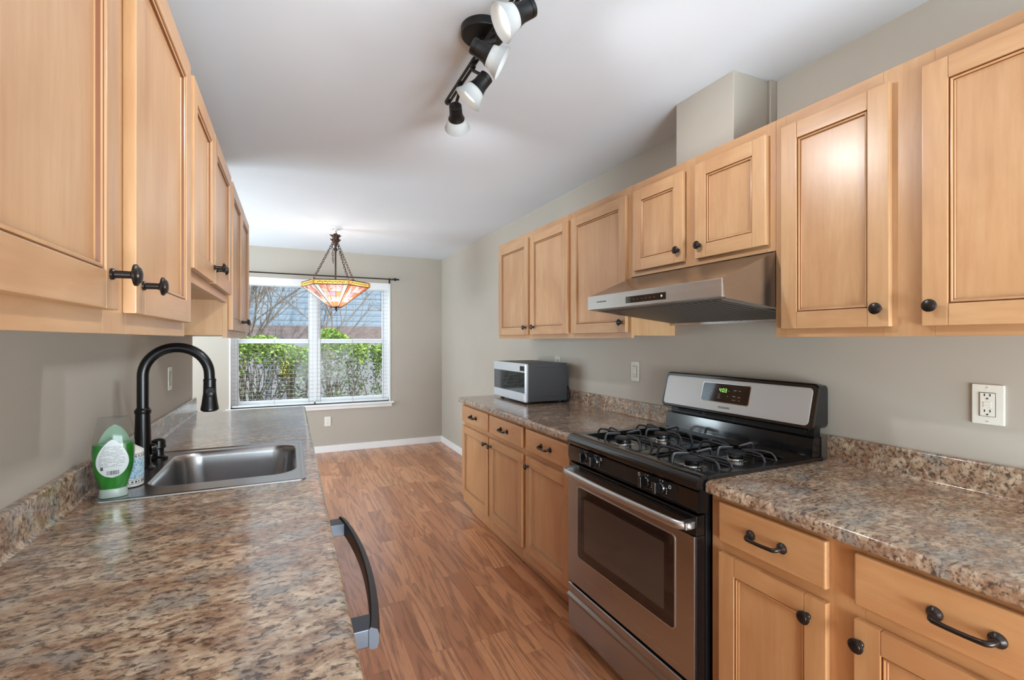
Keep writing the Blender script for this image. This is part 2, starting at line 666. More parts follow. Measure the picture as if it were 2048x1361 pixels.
blind(WX0 + .012, .258, 'open white slatted blind on the left half of the window')
blind(.266, WX1 - .012, 'open white slatted blind on the right half of the window')

t = thing('curtain_rod', (.25, YB - .05, 2.125), 'thin dark curtain rod across the top of the window', 'curtain rod')
zr = 2.132
b = MB(); b.tube([(-.72, YB - .055, zr), (1.165, YB - .055, zr)], .0075, 'rod', 10); b.build('rod', t)
for (xx, dx) in ((1.165, 1), (-.72, -1)):
    b = MB(); b.lathe((xx, YB - .055, zr), (dx, 0, 0), [(0, .008), (.006, .013), (.012, .009), (.022, .012), (.036, .021), (.052, .014), (.06, .008), (.072, .011), (.085, .008), (.095, .001)], 'rod', 14); b.build('finial', t)
for xx in (1.14, -.70):
    b = MB(); b.box(xx - .008, xx + .008, YB - .006, YB, zr - .05, zr + .02, 'rod'); b.tube([(xx, YB, zr - .012), (xx, YB - .055, zr - .012)], .005, 'rod', 8); b.tube([(xx, YB - .055, zr - .012), (xx, YB - .055, zr)], .006, 'rod', 8); b.build('bracket', t)

# added unseen rear door and side window frames, openings for the fill lamps
d = bpy.data.objects.new('door_added', None); COL.objects.link(d); d.location = (.75, YREAR, 0); struct(d)
b = MB()
for (x0, x1, z0, z1) in ((-.25, -.19, 0, 2.2), (1.69, 1.75, 0, 2.2), (-.25, 1.75, 2.14, 2.2), (.72, .78, 0, 2.2), (-.25, 1.75, 0, .06)):
    b.box(x0, x1, YREAR - .09, YREAR - .03, z0, z1, 'vinyl')
b.build('door_frame', d, smooth=False)
d = bpy.data.objects.new('window_added', None); COL.objects.link(d); d.location = (XD, 4.85, DZ0); struct(d)
b = MB()
for (y0, y1, z0, z1) in ((DY0, DY0 + .06, DZ0, DZ1), (DY1 - .06, DY1, DZ0, DZ1), (DY0, DY1, DZ1 - .06, DZ1), (DY0, DY1, DZ0, DZ0 + .06), (4.82, 4.88, DZ0, DZ1), (DY0, DY1, 1.35, 1.40)):
    b.box(XD - .09, XD - .03, y0, y1, z0, z1, 'vinyl')
b.build('window_frame', d, smooth=False)

# ---------------------------------------------------------------- cabinets


def rect(s, x, y0, y1, z0, z1):
    return [(x, y0, z0), (x, y1, z0), (x, y1, z1), (x, y0, z1)]


def add_door(parent, F, s, y0, y1, z0, z1, v='wv', h='wh'):
    """framed door with a beaded recessed panel; F = face plane, s = outward sign along x"""
    th, w = .020, .056
    b = MB()
    X = lambda k: F + s * k
    b.box(X(0), X(th), y0, y0 + w, z0, z1, v, .003)
    b.box(X(0), X(th), y1 - w, y1, z0, z1, v, .003)
    b.box(X(0), X(th), y0 + w, y1 - w, z1 - w, z1, h, .003)
    b.box(X(0), X(th), y0 + w, y1 - w, z0, z0 + w, h, .003)
    a0, a1, c0, c1 = y0 + w, y1 - w, z0 + w, z1 - w
    prof = ((-.001, .0190, 'glaze'), (.0018, .0125, 'glaze'), (.0034, .0160, v), (.0060, .0168, v), (.0085, .0150, v), (.0095, .0095, 'glaze'), (.0112, .0078, v))
    rr = [rect(s, X(dep), a0 + i, a1 - i, c0 + i, c1 - i) for i, dep, _ in prof]
    for k in range(len(prof) - 1):
        b.loft([rr[k], rr[k + 1]], prof[k + 1][2])
    b.box(X(.002), X(.0080), a0 + .0105, a1 - .0105, c0 + .0105, c1 - .0105, v)
    return b.build('door', parent, sharp=40)


def add_knob(parent, F, s, y, z, long=0.0):
    b = MB()
    st = .014 + long
    b.lathe((F + s * .0005, y, z), (s, 0, 0), [(0, .0085), (.003, .0085), (.005, .006), (st, .0055), (st + .002, .010), (st + .004, .0165), (st + .007, .0168), (st + .009, .0145), (st + .0095, .0125), (st + .012, .0115), (st + .0135, .007), (st + .014, .001)], 'bronze', 22)
    return b.build('knob', parent)


def add_drawer(parent, F, s, y0, y1, z0, z1):
    b = MB()
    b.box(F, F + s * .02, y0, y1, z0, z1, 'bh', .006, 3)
    return b.build('drawer', parent)


def add_pull(parent, F, s, y, z):
    b = MB()
    hw = .048
    for e in (-1, 1):
        b.lathe((F + s * .0005, y + e * hw, z), (s, 0, 0), [(0, .0145), (.003, .0145), (.005, .012), (.006, .0115), (.009, .008), (.011, .006)], 'bronze', 18)
    pts = []
    for k in range(17):
        q = k / 16
        a = math.pi * q
        out = .010 + .018 * min(1, math.sin(a) * 2.2)
        pts.append((F + s * out, y - hw * math.cos(a) * 1.0, z - .006 * math.sin(a) ** .7))
    rad = [.0068 - .0018 * math.sin(math.pi * k / 16) for k in range(17)]
    b.tube(pts, rad, 'bronze', 14)
    return b.build('pull_handle', parent)


GW = 'maple wall cabinets'
GB = 'maple base cabinets'


def wall_cabinet(F, s, W, y0, y1, z0, z1, stiles, doors, label):
    """F face-frame plane, W wall plane; stiles: [(ya,yb)]; doors: [(ya,yb,za,zb,knob_y)]"""
    t = thing('wall_cabinet', ((F + W) / 2, (y0 + y1) / 2, z0), label, 'cabinet', GW)
    b = MB()
    back = F - s * .019
    for (a, c) in stiles:
        b.box(back, F, a, c, z0, z1, 'wv', .0012)
    for (za, zb) in ((z0, z0 + .04), (z1 - .045, z1)):
        prev = None
        for (a, c) in sorted(stiles):
            if prev is not None:
                b.box(back, F, prev, a, za, zb, 'wh', .0012)
            prev = c
    b.box(W - s * -.001, back, y0, y0 + .016, z0 + .012, z1, 'wv')
    b.box(W - s * -.001, back, y1 - .016, y1, z0 + .012, z1, 'wv')
    b.box(W - s * -.001, back, y0 + .016, y1 - .016, z0 + .012, z0 + .025, 'wx')
    b.box(W - s * -.001, back, y0 + .016, y1 - .016, z1 - .014, z1, 'wx')
    b.box(W - s * -.001, W - s * -.006, y0 + .016, y1 - .016, z0 + .025, z1 - .014, 'wx')
    b.build('cabinet_frame', t)
    for (ya, yb, za, zb, ky) in doors:
        dr = add_door(t, F, s, ya, yb, za, zb)
        if ky is not None:
            add_knob(dr, F + s * .02, s, ky, za + .052, .010 if s > 0 else 0)
    return t


FU = 1.545
wall_cabinet(FU, -1, XR, 2.450, 3.560, 1.372, 2.134, [(2.450, 2.49), (2.955, 3.02), (3.525, 3.560)],
             [(3.003, 3.520, 1.400, 2.092, 3.036), (2.470, 2.968, 1.400, 2.092, 2.908)],
             'two-door maple wall cabinet at the far end of the stove wall, above the microwave')
wall_cabinet(FU, -1, XR, 1.893, 2.449, 1.372, 2.134, [(1.893, 1.93), (2.412, 2.449)],
             [(1.917, 2.428, 1.400, 2.092, 1.945)],
             'single-door maple wall cabinet directly left of the range hood')
wall_cabinet(FU, -1, XR, 1.114, 1.892, 1.676, 2.134, [(1.114, 1.150), (1.475, 1.53), (1.855, 1.892)],
             [(1.532, 1.858, 1.700, 2.092, 1.556), (1.139, 1.464, 1.700, 2.092, 1.437)],
             'short two-door maple wall cabinet mounted over the range hood')
wall_cabinet(FU, -1, XR, .195, 1.113, 1.372, 2.134, [(.195, .235), (.66, .78), (1.075, 1.113)],
             [(.757, 1.082, 1.400, 2.092, .782), (.300, .681, 1.400, 2.092, .656)],
             'large maple wall cabinet right of the range hood, cut off by the picture edge')
FL = -.262
wall_cabinet(FL, 1, XL, .470, 1.540, 1.372, 2.134, [(.470, .52), (.925, 1.035), (1.50, 1.540)],
             [(.500, .928, 1.408, 2.096, .888), (1.018, 1.512, 1.408, 2.096, 1.055)],
             'nearest maple wall cabinet over the left counter with two tall doors')
wall_cabinet(FL, 1, XL, 1.541, 2.490, 1.530, 2.134, [(1.541, 1.58), (1.93, 2.0), (2.45, 2.490)],
             [(1.560, 1.950, 1.562, 2.096, 1.925), (1.966, 2.462, 1.562, 2.096, 1.995)],
             'shorter maple wall cabinet above the sink with two doors')
wall_cabinet(FL, 1, XL, 2.491, 3.480, 1.372, 2.134, [(2.491, 2.54), (2.96, 3.02), (3.44, 3.480)],
             [(2.530, 2.985, 1.408, 2.096, 2.955), (2.998, 3.462, 1.408, 2.096, 3.03)],
             'farthest maple wall cabinet on the sink wall, nearest the window')


def base_cabinet(F, s, W, y0, y1, stiles, fronts, label, top=.874, drawers=True):
    """fronts: [(ya,yb,knob_y or None)] each a drawer above a door"""
    t = thing('base_cabinet', ((F + W) / 2, (y0 + y1) / 2, 0), label, 'cabinet', GB)
    b = MB()
    back = F - s * .019
    for (a, c) in stiles:
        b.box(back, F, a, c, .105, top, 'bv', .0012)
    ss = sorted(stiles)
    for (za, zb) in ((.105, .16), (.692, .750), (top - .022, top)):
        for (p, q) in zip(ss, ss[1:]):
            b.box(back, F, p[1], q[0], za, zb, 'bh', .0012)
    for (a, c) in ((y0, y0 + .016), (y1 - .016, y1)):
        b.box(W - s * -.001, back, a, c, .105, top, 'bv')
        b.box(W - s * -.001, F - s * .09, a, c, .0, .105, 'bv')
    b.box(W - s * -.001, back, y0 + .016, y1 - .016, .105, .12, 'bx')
    b.build('cabinet_frame', t)
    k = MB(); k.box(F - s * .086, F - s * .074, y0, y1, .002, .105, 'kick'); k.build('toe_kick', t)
    for (ya, yb, ky) in fronts:
        if drawers:
            dr = add_drawer(t, F, s, ya, yb, .738, .860)
            add_pull(dr, F + s * .02, s, (ya + yb) / 2, .798)
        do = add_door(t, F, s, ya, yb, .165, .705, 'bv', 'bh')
        add_knob(do, F + s * .02, s, ky, .653)
    return t


FB = 1.223
base_cabinet(FB, -1, XR, 2.421, 3.510, [(2.421, 2.46), (2.925, 2.985), (3.47, 3.510)],
             [(2.970, 3.490, 3.000), (2.444, 2.938, 2.908)],
             'two-door maple base cabinet at the far end under the microwave')
base_cabinet(FB, -1, XR, 1.882, 2.420, [(1.882, 1.92), (2.38, 2.420)], [(1.926, 2.393, 2.360)],
             'single-door maple base cabinet just left of the stove')
base_cabinet(FB, -1, XR, .185, 1.100, [(.185, .225), (.655, .76), (1.06, 1.100)],
             [(.734, 1.060, .779), (.262, .670, .655)],
             'maple base cabinet right of the stove, cut off by the picture edge')
FLB = .055


def simple_base(y0, y1, fronts, label, top, hole=False):
    t = thing('base_cabinet', ((FLB + XL) / 2, (y0 + y1) / 2, 0), label, 'cabinet', GB)
    b = MB()
    F, back = FLB, FLB - .019
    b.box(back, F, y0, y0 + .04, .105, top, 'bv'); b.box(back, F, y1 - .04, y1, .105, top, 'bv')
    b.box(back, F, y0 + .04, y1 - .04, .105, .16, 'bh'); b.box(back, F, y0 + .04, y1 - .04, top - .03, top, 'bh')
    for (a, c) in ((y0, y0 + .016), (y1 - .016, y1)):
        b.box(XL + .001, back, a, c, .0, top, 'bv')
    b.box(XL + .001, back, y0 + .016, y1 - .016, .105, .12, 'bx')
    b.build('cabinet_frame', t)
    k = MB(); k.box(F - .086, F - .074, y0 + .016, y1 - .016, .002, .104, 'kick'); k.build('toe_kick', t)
    for (ya, yb, ky) in fronts:
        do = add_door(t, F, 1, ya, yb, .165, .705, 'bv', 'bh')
        add_knob(do, F + .02, 1, ky, .653)
        dr = add_drawer(t, F, 1, ya, yb, .738, .848)
    return t


simple_base(1.488, 2.420, [(1.51, 1.945, 1.91), (1.965, 2.40, 2.0)], 'maple sink base cabinet under the left counter', .872)
simple_base(2.421, 3.470, [(2.44, 2.935, 2.90), (2.955, 3.45, 2.99)], 'maple base cabinet under the far end of the left counter', .872)
simple_base(-.30, .866, [(-.28, .275, .24), (.295, .845, .33)], 'nearest maple base cabinet under the left counter', .872)

# ---------------------------------------------------------------- countertops


def top_profile(edge, s, wall, y, z0=.876, z1=.914):
    """cross-section of a laminate top with a rounded front edge; s = outward sign"""
    r = .013
    pts = [(wall, y, z0), (wall, y, z1), (edge - s * .06, y, z1), (edge - s * .03, y, z1 + .0012), (edge - s * r, y, z1)]
    for k in range(1, 6):
        a = R(90 - 18 * k)
        pts.append((edge - s * r + s * r * math.cos(a), y, z1 - r + r * math.sin(a)))
    for k in range(0, 4):
        a = R(-22.5 * k)
        pts.append((edge - s * .008 + s * .008 * math.cos(a), y, z0 + .008 + .008 * math.sin(a)))
    pts.append((edge - s * .012, y, z0))
    return pts


def splash(b, wall, s, y0, y1):
    th, z1 = .019, 1.006
    p = [(wall, y0, .914), (wall, y0, z1), (wall + s * (th - .006), y0, z1), (wall + s * (th - .002), y0, z1 - .002), (wall + s * th, y0, z1 - .007),
         (wall + s * th, y0, .926), (wall + s * (th + .003), y0, .919), (wall + s * (th + .010), y0, .9142), (wall + s * (th + .010), y0, .9140)]
    b.prism(p, (0, y1 - y0, 0), 'gran')


def countertop(name, label, edge, s, wall, y0, y1, hole=None):
    t = thing(name, ((edge + wall) / 2, (y0 + y1) / 2, .876), label, 'countertop', 'granite-look countertops')
    b = MB()
    if not hole:
        b.prism(top_profile(edge, s, wall, y0), (0, y1 - y0, 0), 'gran')
    else:
        hx0, hx1, hy0, hy1 = hole
        b.prism(top_profile(edge, s, wall, y0), (0, hy0 - y0, 0), 'gran')
        b.prism(top_profile(edge, s, wall, hy1), (0, y1 - hy1, 0), 'gran')
        b.prism(top_profile(edge, s, hx1, hy0), (0, hy1 - hy0, 0), 'gran')
        b.box(wall, hx0, hy0, hy1, .876, .914, 'gran')
    b.build('worktop', t)
    k = MB(); splash(k, wall, s, y0, y1); k.build('backsplash', t)
    return t


CE = 1.193
countertop('countertop', 'granite-look counter left of the stove, under the microwave', CE, -1, XR - .001, 1.884, 3.548)
countertop('countertop', 'granite-look counter right of the stove below the near wall outlet', CE, -1, XR - .001, .165, 1.100)
SK = (-.470, .030, 1.675, 2.262)
countertop('countertop', 'long granite-look counter holding the sink', .0897, 1, XL + .001, -.32, 3.490, SK)

# ---------------------------------------------------------------- sink
t = thing('kitchen_sink', (-.226, 1.968, .914), 'single-bowl stainless steel drop-in sink in the left counter', 'sink')
cx, cy, hx, hy = -.226, 1.968, .271, .318
bx, by, gx, gy = -.192, 1.990, .206, .238
b = MB()
seg = 8
rings = [rrect(cx, cy, hx, hy, .022, .9145, seg), rrect(cx, cy, hx - .001, hy - .001, .021, .918, seg), rrect(cx, cy, hx - .006, hy - .006, .018, .9205, seg),
         rrect(cx, cy, hx - .013, hy - .013, .014, .9190, seg), rrect(cx, cy, hx - .016, hy - .016, .013, .9175, seg),
         rrect(bx, by, gx + .010, gy + .010, .085, .9175, seg), rrect(bx, by, gx + .005, gy + .005, .082, .9172, seg), rrect(bx, by, gx, gy, .080, .912, seg), rrect(bx, by, gx - .006, gy - .006, .078, .895, seg),
         rrect(bx, by, gx - .016, gy - .016, .075, .79, seg), rrect(bx, by, gx - .026, gy - .026, .07, .755, seg), rrect(bx, by, gx - .045, gy - .045, .06, .742, seg),
         rrect(bx, by, .05, .05, .045, .735, seg), rrect(bx, by, .042, .042, .041, .728, seg)]
b.loft(rings, 'sinksteel', True, False, True)
b.build('sink_basin', t, sharp=40)
b = MB(); b.lathe((bx, by, .7285), (0, 0, 1), [(0, .041), (.004, .041), (.006, .036), (.004, .030), (.002, .006), (.012, .006), (.014, .001)], 'chrome', 24); b.build('strainer', t)

# faucet
t = thing('kitchen_faucet', (-.452, 2.015, .918), 'tall matte black gooseneck pull-down faucet behind the sink', 'faucet')
fx, fy = -.462, 2.015
b = MB(); b.lathe((fx, fy, .9178), (0, 0, 1), [(0, .036), (.004, .036), (.008, .030), (.012, .0245), (.03, .023), (.10, .0235), (.19, .0215), (.193, .024), (.203, .024), (.206, .0205), (.21, .0195)], 'faucet', 28); b.build('faucet_body', t)
b = MB()
pts = [(fx, fy, 1.125), (fx, fy, 1.20)]
rad = .0975
for k in range(0, 25):
    a = R(180 - 7.5 * k)
    pts.append((fx + rad + rad * math.cos(a), fy, 1.238 + rad * math.sin(a)))
pts.append((fx + 2 * rad + .001, fy, 1.212))
b.tube(pts, .0172, 'faucet', 18); b.build('gooseneck', t)
hxp = fx + 2 * rad + .001
b = MB(); b.lathe((hxp, fy, 1.222), (0, 0, -1), [(0, .0195), (.006, .0205), (.010, .0195), (.05, .0205), (.09, .0255), (.106, .0285), (.112, .0285), (.116, .024), (.118, .02)], 'faucet', 26); sh = b.build('spray_head', t)
b = MB(); b.lathe((hxp + .004, fy - .021, 1.168), (0, -1, -.06), [(0, .011), (.004, .0105), (.006, .008), (.0065, .001)], 'iron', 16)
b.lathe((hxp + .004, fy - .0215, 1.178), (0, -1, -.06), [(-.002, .015), (.002, .0145), (.004, .013)], 'faucet', 16); b.build('spray_button', sh)
b = MB(); b.lathe((fx + .018, fy + .006, .982), (.86, .5, 0), [(0, .019), (.012, .0195), (.014, .018), (.016, .017)], 'faucet', 20)
b.lathe((fx + .018, fy + .006, .982), (.86, .5, 0), [(.0155, .0155), (.019, .013), (.021, .006), (.0215, .001)], 'chrome', 20); b.build('lever_hub', t)

t = thing('soap_dispenser', (-.447, 2.155, .918), 'short black capped dispenser on the sink deck beside the faucet', 'soap dispenser')
b = MB(); b.lathe((-.447, 2.155, .9178), (0, 0, 1), [(0, .030), (.008, .030), (.012, .022), (.016, .018), (.040, .0175)], 'faucet', 24); b.build('base', t)
b = MB(); b.lathe((-.447, 2.155, .9578), (0, 0, 1), [(0, .019), (.004, .024), (.010, .024), (.012, .0225), (.026, .0225), (.032, .021), (.036, .012), (.037, .001)], 'faucet', 24); b.build('cap', t)

# dish soap bottle, upside-down on its cap
liq = NT('green_dish_soap')
lw = liq.coords((14, 14, 6), rnd=False)
liq.set(Base_Color=liq.ramp(liq.noise(lw, 1.0, 3, .5, .8), [(.35, lin((8, 92, 22))), (.7, lin((40, 150, 48)))]), Roughness=.08, Subsurface_Weight=.25, Coat_Weight=.6, Coat_Roughness=.05)
liq.b.inputs['Subsurface Radius'].default_value = (.01, .03, .01)
M['soap'] = liq.m
M['bottle'] = clear_glass('clear_bottle_plastic', (.95, .97, .96), 1.0, .08)
M['label'] = plain('bottle_label', (214, 220, 222), .4)
M['backlab'] = plain('bottle_front_label', (150, 176, 152), .45)
M['capw'] = translucent('frosted_cap', (206, 222, 212), .35, .3)
t = thing('dish_soap_bottle', (-.457, 1.700, .918), 'clear upside-down bottle of green dish soap at the sink corner', 'bottle')
wa = R(9)
wv_, dv_ = Vector((math.cos(wa), math.sin(wa), 0)), Vector((math.sin(wa), -math.cos(wa), 0))
O = Vector((-.457, 1.700, 0))


def bring(z, a, c, off=0.0):
    pts = []
    for k in range(36):
        q = 2 * math.pi * k / 36
        ca, sa = math.cos(q), math.sin(q)
        ex = .8
        u = math.copysign(abs(ca) ** ex, ca) * (a - off)
        v = math.copysign(abs(sa) ** ex, sa) * (c - off)
        pts.append(O + wv_ * u + dv_ * v + Vector((0, 0, z)))
    return pts


BP = [(.940, .0300, .019), (.950, .0325, .0205), (.968, .038, .0235), (.990, .0435, .026), (1.015, .047, .0275), (1.045, .0485, .028), (1.068, .0475, .0275), (1.095, .0435, .025), (1.120, .0390, .0215), (1.140, .0350, .0175)]
b = MB(); b.loft([bring(z, a, c) for z, a, c in BP] + [bring(1.1435, .033, .0145)], 'bottle', True, False, True); b.build('bottle_shell', t, sharp=60)
b = MB(); b.loft([bring(z, a, c, .0013) for z, a, c in BP if z < 1.07], 'soap', True, True, True); b.build('green_soap', t, sharp=60)
b = MB(); b.loft([bring(z, a, c) for z, a, c in ((.9182, .0315, .0225), (.9205, .0325, .0235), (.9395, .0315, .0225), (.9425, .030, .0205))], 'capw', True, True, True); b.build('bottle_cap', t, sharp=50)
# teardrop label wrapped on the front
lab = MB()


def lab_pt(u, z, off):
    k = min(max((z - BP[0][0]) / (BP[-1][0] - BP[0][0]), 0), 1)
    for (z0, a0, c0), (z1, a1, c1) in zip(BP, BP[1:]):
        if z0 <= z <= z1:
            q = (z - z0) / (z1 - z0)
            a, c = a0 + (a1 - a0) * q, c0 + (c1 - c0) * q
            break
    ca = min(1, abs(u) / a) ** (1 / .8)
    v = c * (max(0, 1 - ca * ca) ** .5) ** .8
    return O + wv_ * u + dv_ * (v + off) + Vector((0, 0, z))


def teardrop(q):
    # q 0..1 from the tip (top) to the bottom: half-width
    return .0360 * max(0, math.sin(math.pi * q ** 1.3)) ** .5


ztop, zbot = 1.083, .976
rows = []
for i in range(25):
    q = i / 24
    hw = max(.0012, teardrop(q))
    z = ztop + (zbot - ztop) * q
    rows.append([lab_pt(-hw + 2 * hw * j / 12, z, .0006) for j in range(13)])
lab.loft(rows, 'label', False)
lo = lab.build('bottle_label', t, sharp=60, flip=False)
bl = MB()
rows = []
for i in range(21):
    q = i / 20
    hw = max(.001, .040 * max(0, math.sin(math.pi * q ** 1.2)) ** .48)
    z = 1.118 - .135 * q
    r_ = []
    for j in range(11):
        u = -hw + 2 * hw * j / 10
        p = lab_pt(u, z, .0006)
        k = (p - O - Vector((0, 0, z))).dot(dv_)
        r_.append(p - dv_ * (2 * k))
    rows.append(r_)
bl.loft(rows, 'backlab', False)
bl.build('front_label', t, sharp=60, flip=False)
pr_ = MB()
random.seed(4)
for i in range(15):
    z = 1.062 - i * .0039
    q = (z - ztop) / (zbot - ztop)
    hw = teardrop(q) * .82
    u = -hw
    while u < hw - .004:
        L_ = min(random.uniform(.003, .012), hw - u)
        if random.random() < .85:
            pr_.quad([lab_pt(u, z, .0009), lab_pt(u + L_, z, .0009), lab_pt(u + L_, z + .0013, .0009), lab_pt(u, z + .0013, .0009)], 'print')
        u += L_ + .0013
u = -.012
while u < .014:
    L_ = random.choice((.0007, .0012, .0018))
    pr_.quad([lab_pt(u, .984, .0009), lab_pt(u + L_, .984, .0009), lab_pt(u + L_, .996, .0009), lab_pt(u, .996, .0009)], 'print_d')
    u += L_ + random.choice((.0008, .0013))
pr_.quad([lab_pt(-.026, .998, .0009), lab_pt(-.020, .998, .0009), lab_pt(-.020, 1.007, .0009), lab_pt(-.026, 1.007, .0009)], 'print_d')
pr_.build('label_print', lo, smooth=False, flip=False)

# patterned jar behind the bottle
jm = NT('blue_patterned_label')
jv = jm.coords((1, 1, 1), rnd=False)
jn = jm.noise(jv, 170, 4, .7, 1.0)
jm.set(Base_Color=jm.ramp(jn, [(.36, lin((58, 84, 138))), (.46, lin((126, 176, 204))), (.56, lin((212, 222, 226))), (.66, lin((150, 190, 196)))]), Roughness=.35)
M['jarlab'] = jm.m
M['jarw'] = plain('jar_white', (226, 224, 220), .3)
t = thing('patterned_jar', (-.447, 1.80, .918), 'white jar with a blue speckled label behind the dish soap', 'jar')
b = MB(); b.lathe((-.447, 1.80, .9182), (0, 0, 1), [(0, .033), (.003, .0365), (.007, .037), (.104, .037), (.108, .0362), (.124, .014), (.126, .001)], 'jarw', 30); b.build('jar_body', t)
b = MB(); b.lathe((-.447, 1.80, .9182), (0, 0, 1), [(.026, .0374), (.086, .0374)], 'jarlab', 30, False, False)
for z in (.010, .022, .0885, .098):
    b.lathe((-.447, 1.80, .9182), (0, 0, 1), [(z, .0375), (z + .0014, .0375)], 'print_d', 30, False, False)
for k in range(26):
    a = 2 * math.pi * k / 26
    for (z0, z1) in ((.0135, .0195), (.0915, .0955)):
        q0, q1 = a + .03, a + .03 + random.uniform(.08, .18)
        P = lambda q, z: (-.447 + .0376 * math.cos(q), 1.80 + .0376 * math.sin(q), .9182 + z)
        b.quad([P(q0, z0), P(q1, z0), P(q1, z1), P(q0, z1)], 'print_d')
b.build('jar_label', t)

# ---------------------------------------------------------------- dishwasher
M['dwfront'] = brushed('dishwasher_steel', (150, 148, 148), .3, 'Y')
M['dwbar'] = brushed('dishwasher_handle_steel', (84, 87, 94), .42, 'Y')
t = thing('dishwasher', (-.2, 1.177, 0), 'built-in dishwasher with a bowed bar handle under the left counter', 'dishwasher')
b = MB(); b.box(-.53, .035, .870, 1.484, .10, .870, 'blackm'); b.box(-.50, .0, .880, 1.474, .002, .10, 'blackm'); b.build('tub', t)
b = MB(); b.box(.036, .068, .872, 1.482, .11, .868, 'dwfront', .006); dd = b.build('front_panel', t)
b = MB()
for (y0, y1) in ((.893, .945), (1.435, 1.487)):
    b.box(.066, .140, y0, y1, .800, .833, 'dwbar', .002)
rings = []
for k in range(25):
    q = k / 24
    y = .890 + .600 * q
    xo = .134 + .026 * math.sin(math.pi * q) ** .8
    rings.append([(xo + .002, y, .796), (xo + .010, y, .798), (xo + .013, y, .808), (xo + .013, y, .822), (xo + .010, y, .832), (xo - .002, y, .838), (xo - .005, y, .834), (xo - .005, y, .800)])
b.loft(rings, 'dwbar', True, True, True)
b.build('door_handle', dd, sharp=40)

# ---------------------------------------------------------------- range
Y0, Y1 = 1.106, 1.878
t = thing('gas_range', (1.5, 1.492, 0), 'freestanding stainless and black gas range with four burners', 'stove')
b = MB(); b.box(1.205, 1.80, Y0 + .004, Y1 - .004, .035, .900, 'blackm', .003)
for (xx, yy) in ((1.26, Y0 + .05), (1.26, Y1 - .05), (1.74, Y0 + .05), (1.74, Y1 - .05)):
    b.lathe((xx, yy, .0), (0, 0, 1), [(0, .018), (.036, .018)], 'blackm', 12)
b.build('range_body', t)
# cooktop: rim, sunk pan, rounded apron
b = MB()
ap = [(1.235, .926), (1.200, .930), (1.180, .9285), (1.168, .921), (1.162, .908), (1.160, .893), (1.164, .886), (1.20, .884), (1.235, .90)]
b.prism([(x, Y0, z) for x, z in ap], (0, Y1 - Y0, 0), 'black')
b.box(1.205, 1.765, Y0 - .004, Y0 + .045, .902, .9265, 'black', .004); b.box(1.205, 1.765, Y1 - .045, Y1 + .004, .902, .9265, 'black', .004)
b.box(1.680, 1.80, Y0, Y1, .890, .9260, 'black', .004)
b.box(1.23, 1.70, Y0 + .03, Y1 - .03, .890, .9025, 'black')
b.box(1.225, 1.69, 1.462, 1.522, .896, .9130, 'black', .006)
b.build('cooktop', t)
BUR = [(1.335, 1.292), (1.335, 1.690), (1.560, 1.292), (1.560, 1.690)]
for (x, y) in BUR:
    b = MB()
    b.lathe((x, y, .9022), (0, 0, 1), [(0, .052), (.002, .050), (.004, .034), (.006, .034), (.020, .033), (.022, .030)], 'chrome', 28)
    for k in range(24):
        a = 2 * math.pi * k / 24
        c_, s_ = math.cos(a), math.sin(a)
        b.lathe((x + .0325 * c_, y + .0325 * s_, .917), (c_, s_, 0), [(0, .0018), (.0015, .0018)], 'slot', 6)
    bo = b.build('burner', t)
    b = MB(); b.lathe((x, y, .9238), (0, 0, 1), [(0, .036), (.002, .0375), (.006, .0375), (.009, .034), (.010, .02), (.0105, .001)], 'iron', 28); b.build('burner_cap', bo)
    g = MB()
    zt, zb_ = .951, .9055
    hw, hd = .150, .098
    # base ring
    g.tube([Vector(p) for p in rrect(x, y, hd, hw, .03, zb_, 4)], .004, 'iron', 8, closed=True)
    for e in (-1, 1):          # long hoops left and right of the burner
        for off in (-.017, .017):
            ps = [(x + off * 1.9, y + e * hw, zb_), (x + off * 1.8, y + e * (hw - .002), zb_ + .018), (x + off * 1.7, y + e * (hw - .008), zt - .012), (x + off * 1.6, y + e * (hw - .02), zt - .002),
                  (x + off * 1.3, y + e * (hw - .05), zt), (x + off * .9, y + e * .06, zt - .003), (x + off * .35, y + e * .036, zt - .006)]
            g.tube(ps, .0046, 'iron', 8)
        g.tube([(x + .006, y + e * .040, zt - .006), (x - .006, y + e * .040, zt - .006)], .0046, 'iron', 8)
    for e in (-1, 1):          # fingers to the front and back, with a highlight painted along the top
        ps = [(x + e * hd, y, zb_), (x + e * hd, y, zb_ + .022), (x + e * (hd - .004), y, zt - .004), (x + e * (hd - .014), y, zt + .002), (x + e * .05, y, zt - .001), (x + e * .018, y, zt - .004)]
        g.tube(ps, .0048, 'iron', 8)
        g.tube([(x + e * (hd - .006), y, zt + .002), (x + e * (hd - .016), y, zt + .0045), (x + e * .05, y, zt + .0015), (x + e * .02, y, zt - .002)], .0034, 'ironlit', 8)
    g.build('burner_grate', t)
# control panel
b = MB()
cp = [(1.176, .884), (1.168, .878), (1.166, .830), (1.170, .812), (1.21, .808), (1.21, .886)]
b.prism([(x, Y0, z) for x, z in cp], (0, Y1 - Y0, 0), 'black')
cpo = b.build('control_panel', t)
b = MB()
b.box(1.1655, 1.1662, 1.195, 1.775, .826, .874, 'blackm')
for (yy, zz) in ((1.352 + .032, .867), (1.228, .862), (1.622, .866)):
    for (da, db, dc, dd_) in ((-.005, .005, .004, .0055), (-.005, .005, -.0055, -.004), (-.005, -.0038, -.0055, .0055), (.0038, .005, -.0055, .0055)):
        b.box(1.1650, 1.1658, yy + da, yy + db, zz + dc, zz + dd_, 'print_w')
for yk in (1.735, 1.660, 1.345, 1.270):
    for (dy, dz) in ((-.027, .003), (-.0275, -.006), (-.026, -.014), (-.008, .023), (.004, .023)):
        b.box(1.1650, 1.1658, yk + dy - .0012, yk + dy + .0012, .850 + dz - .0018, .850 + dz + .0018, 'print_w')
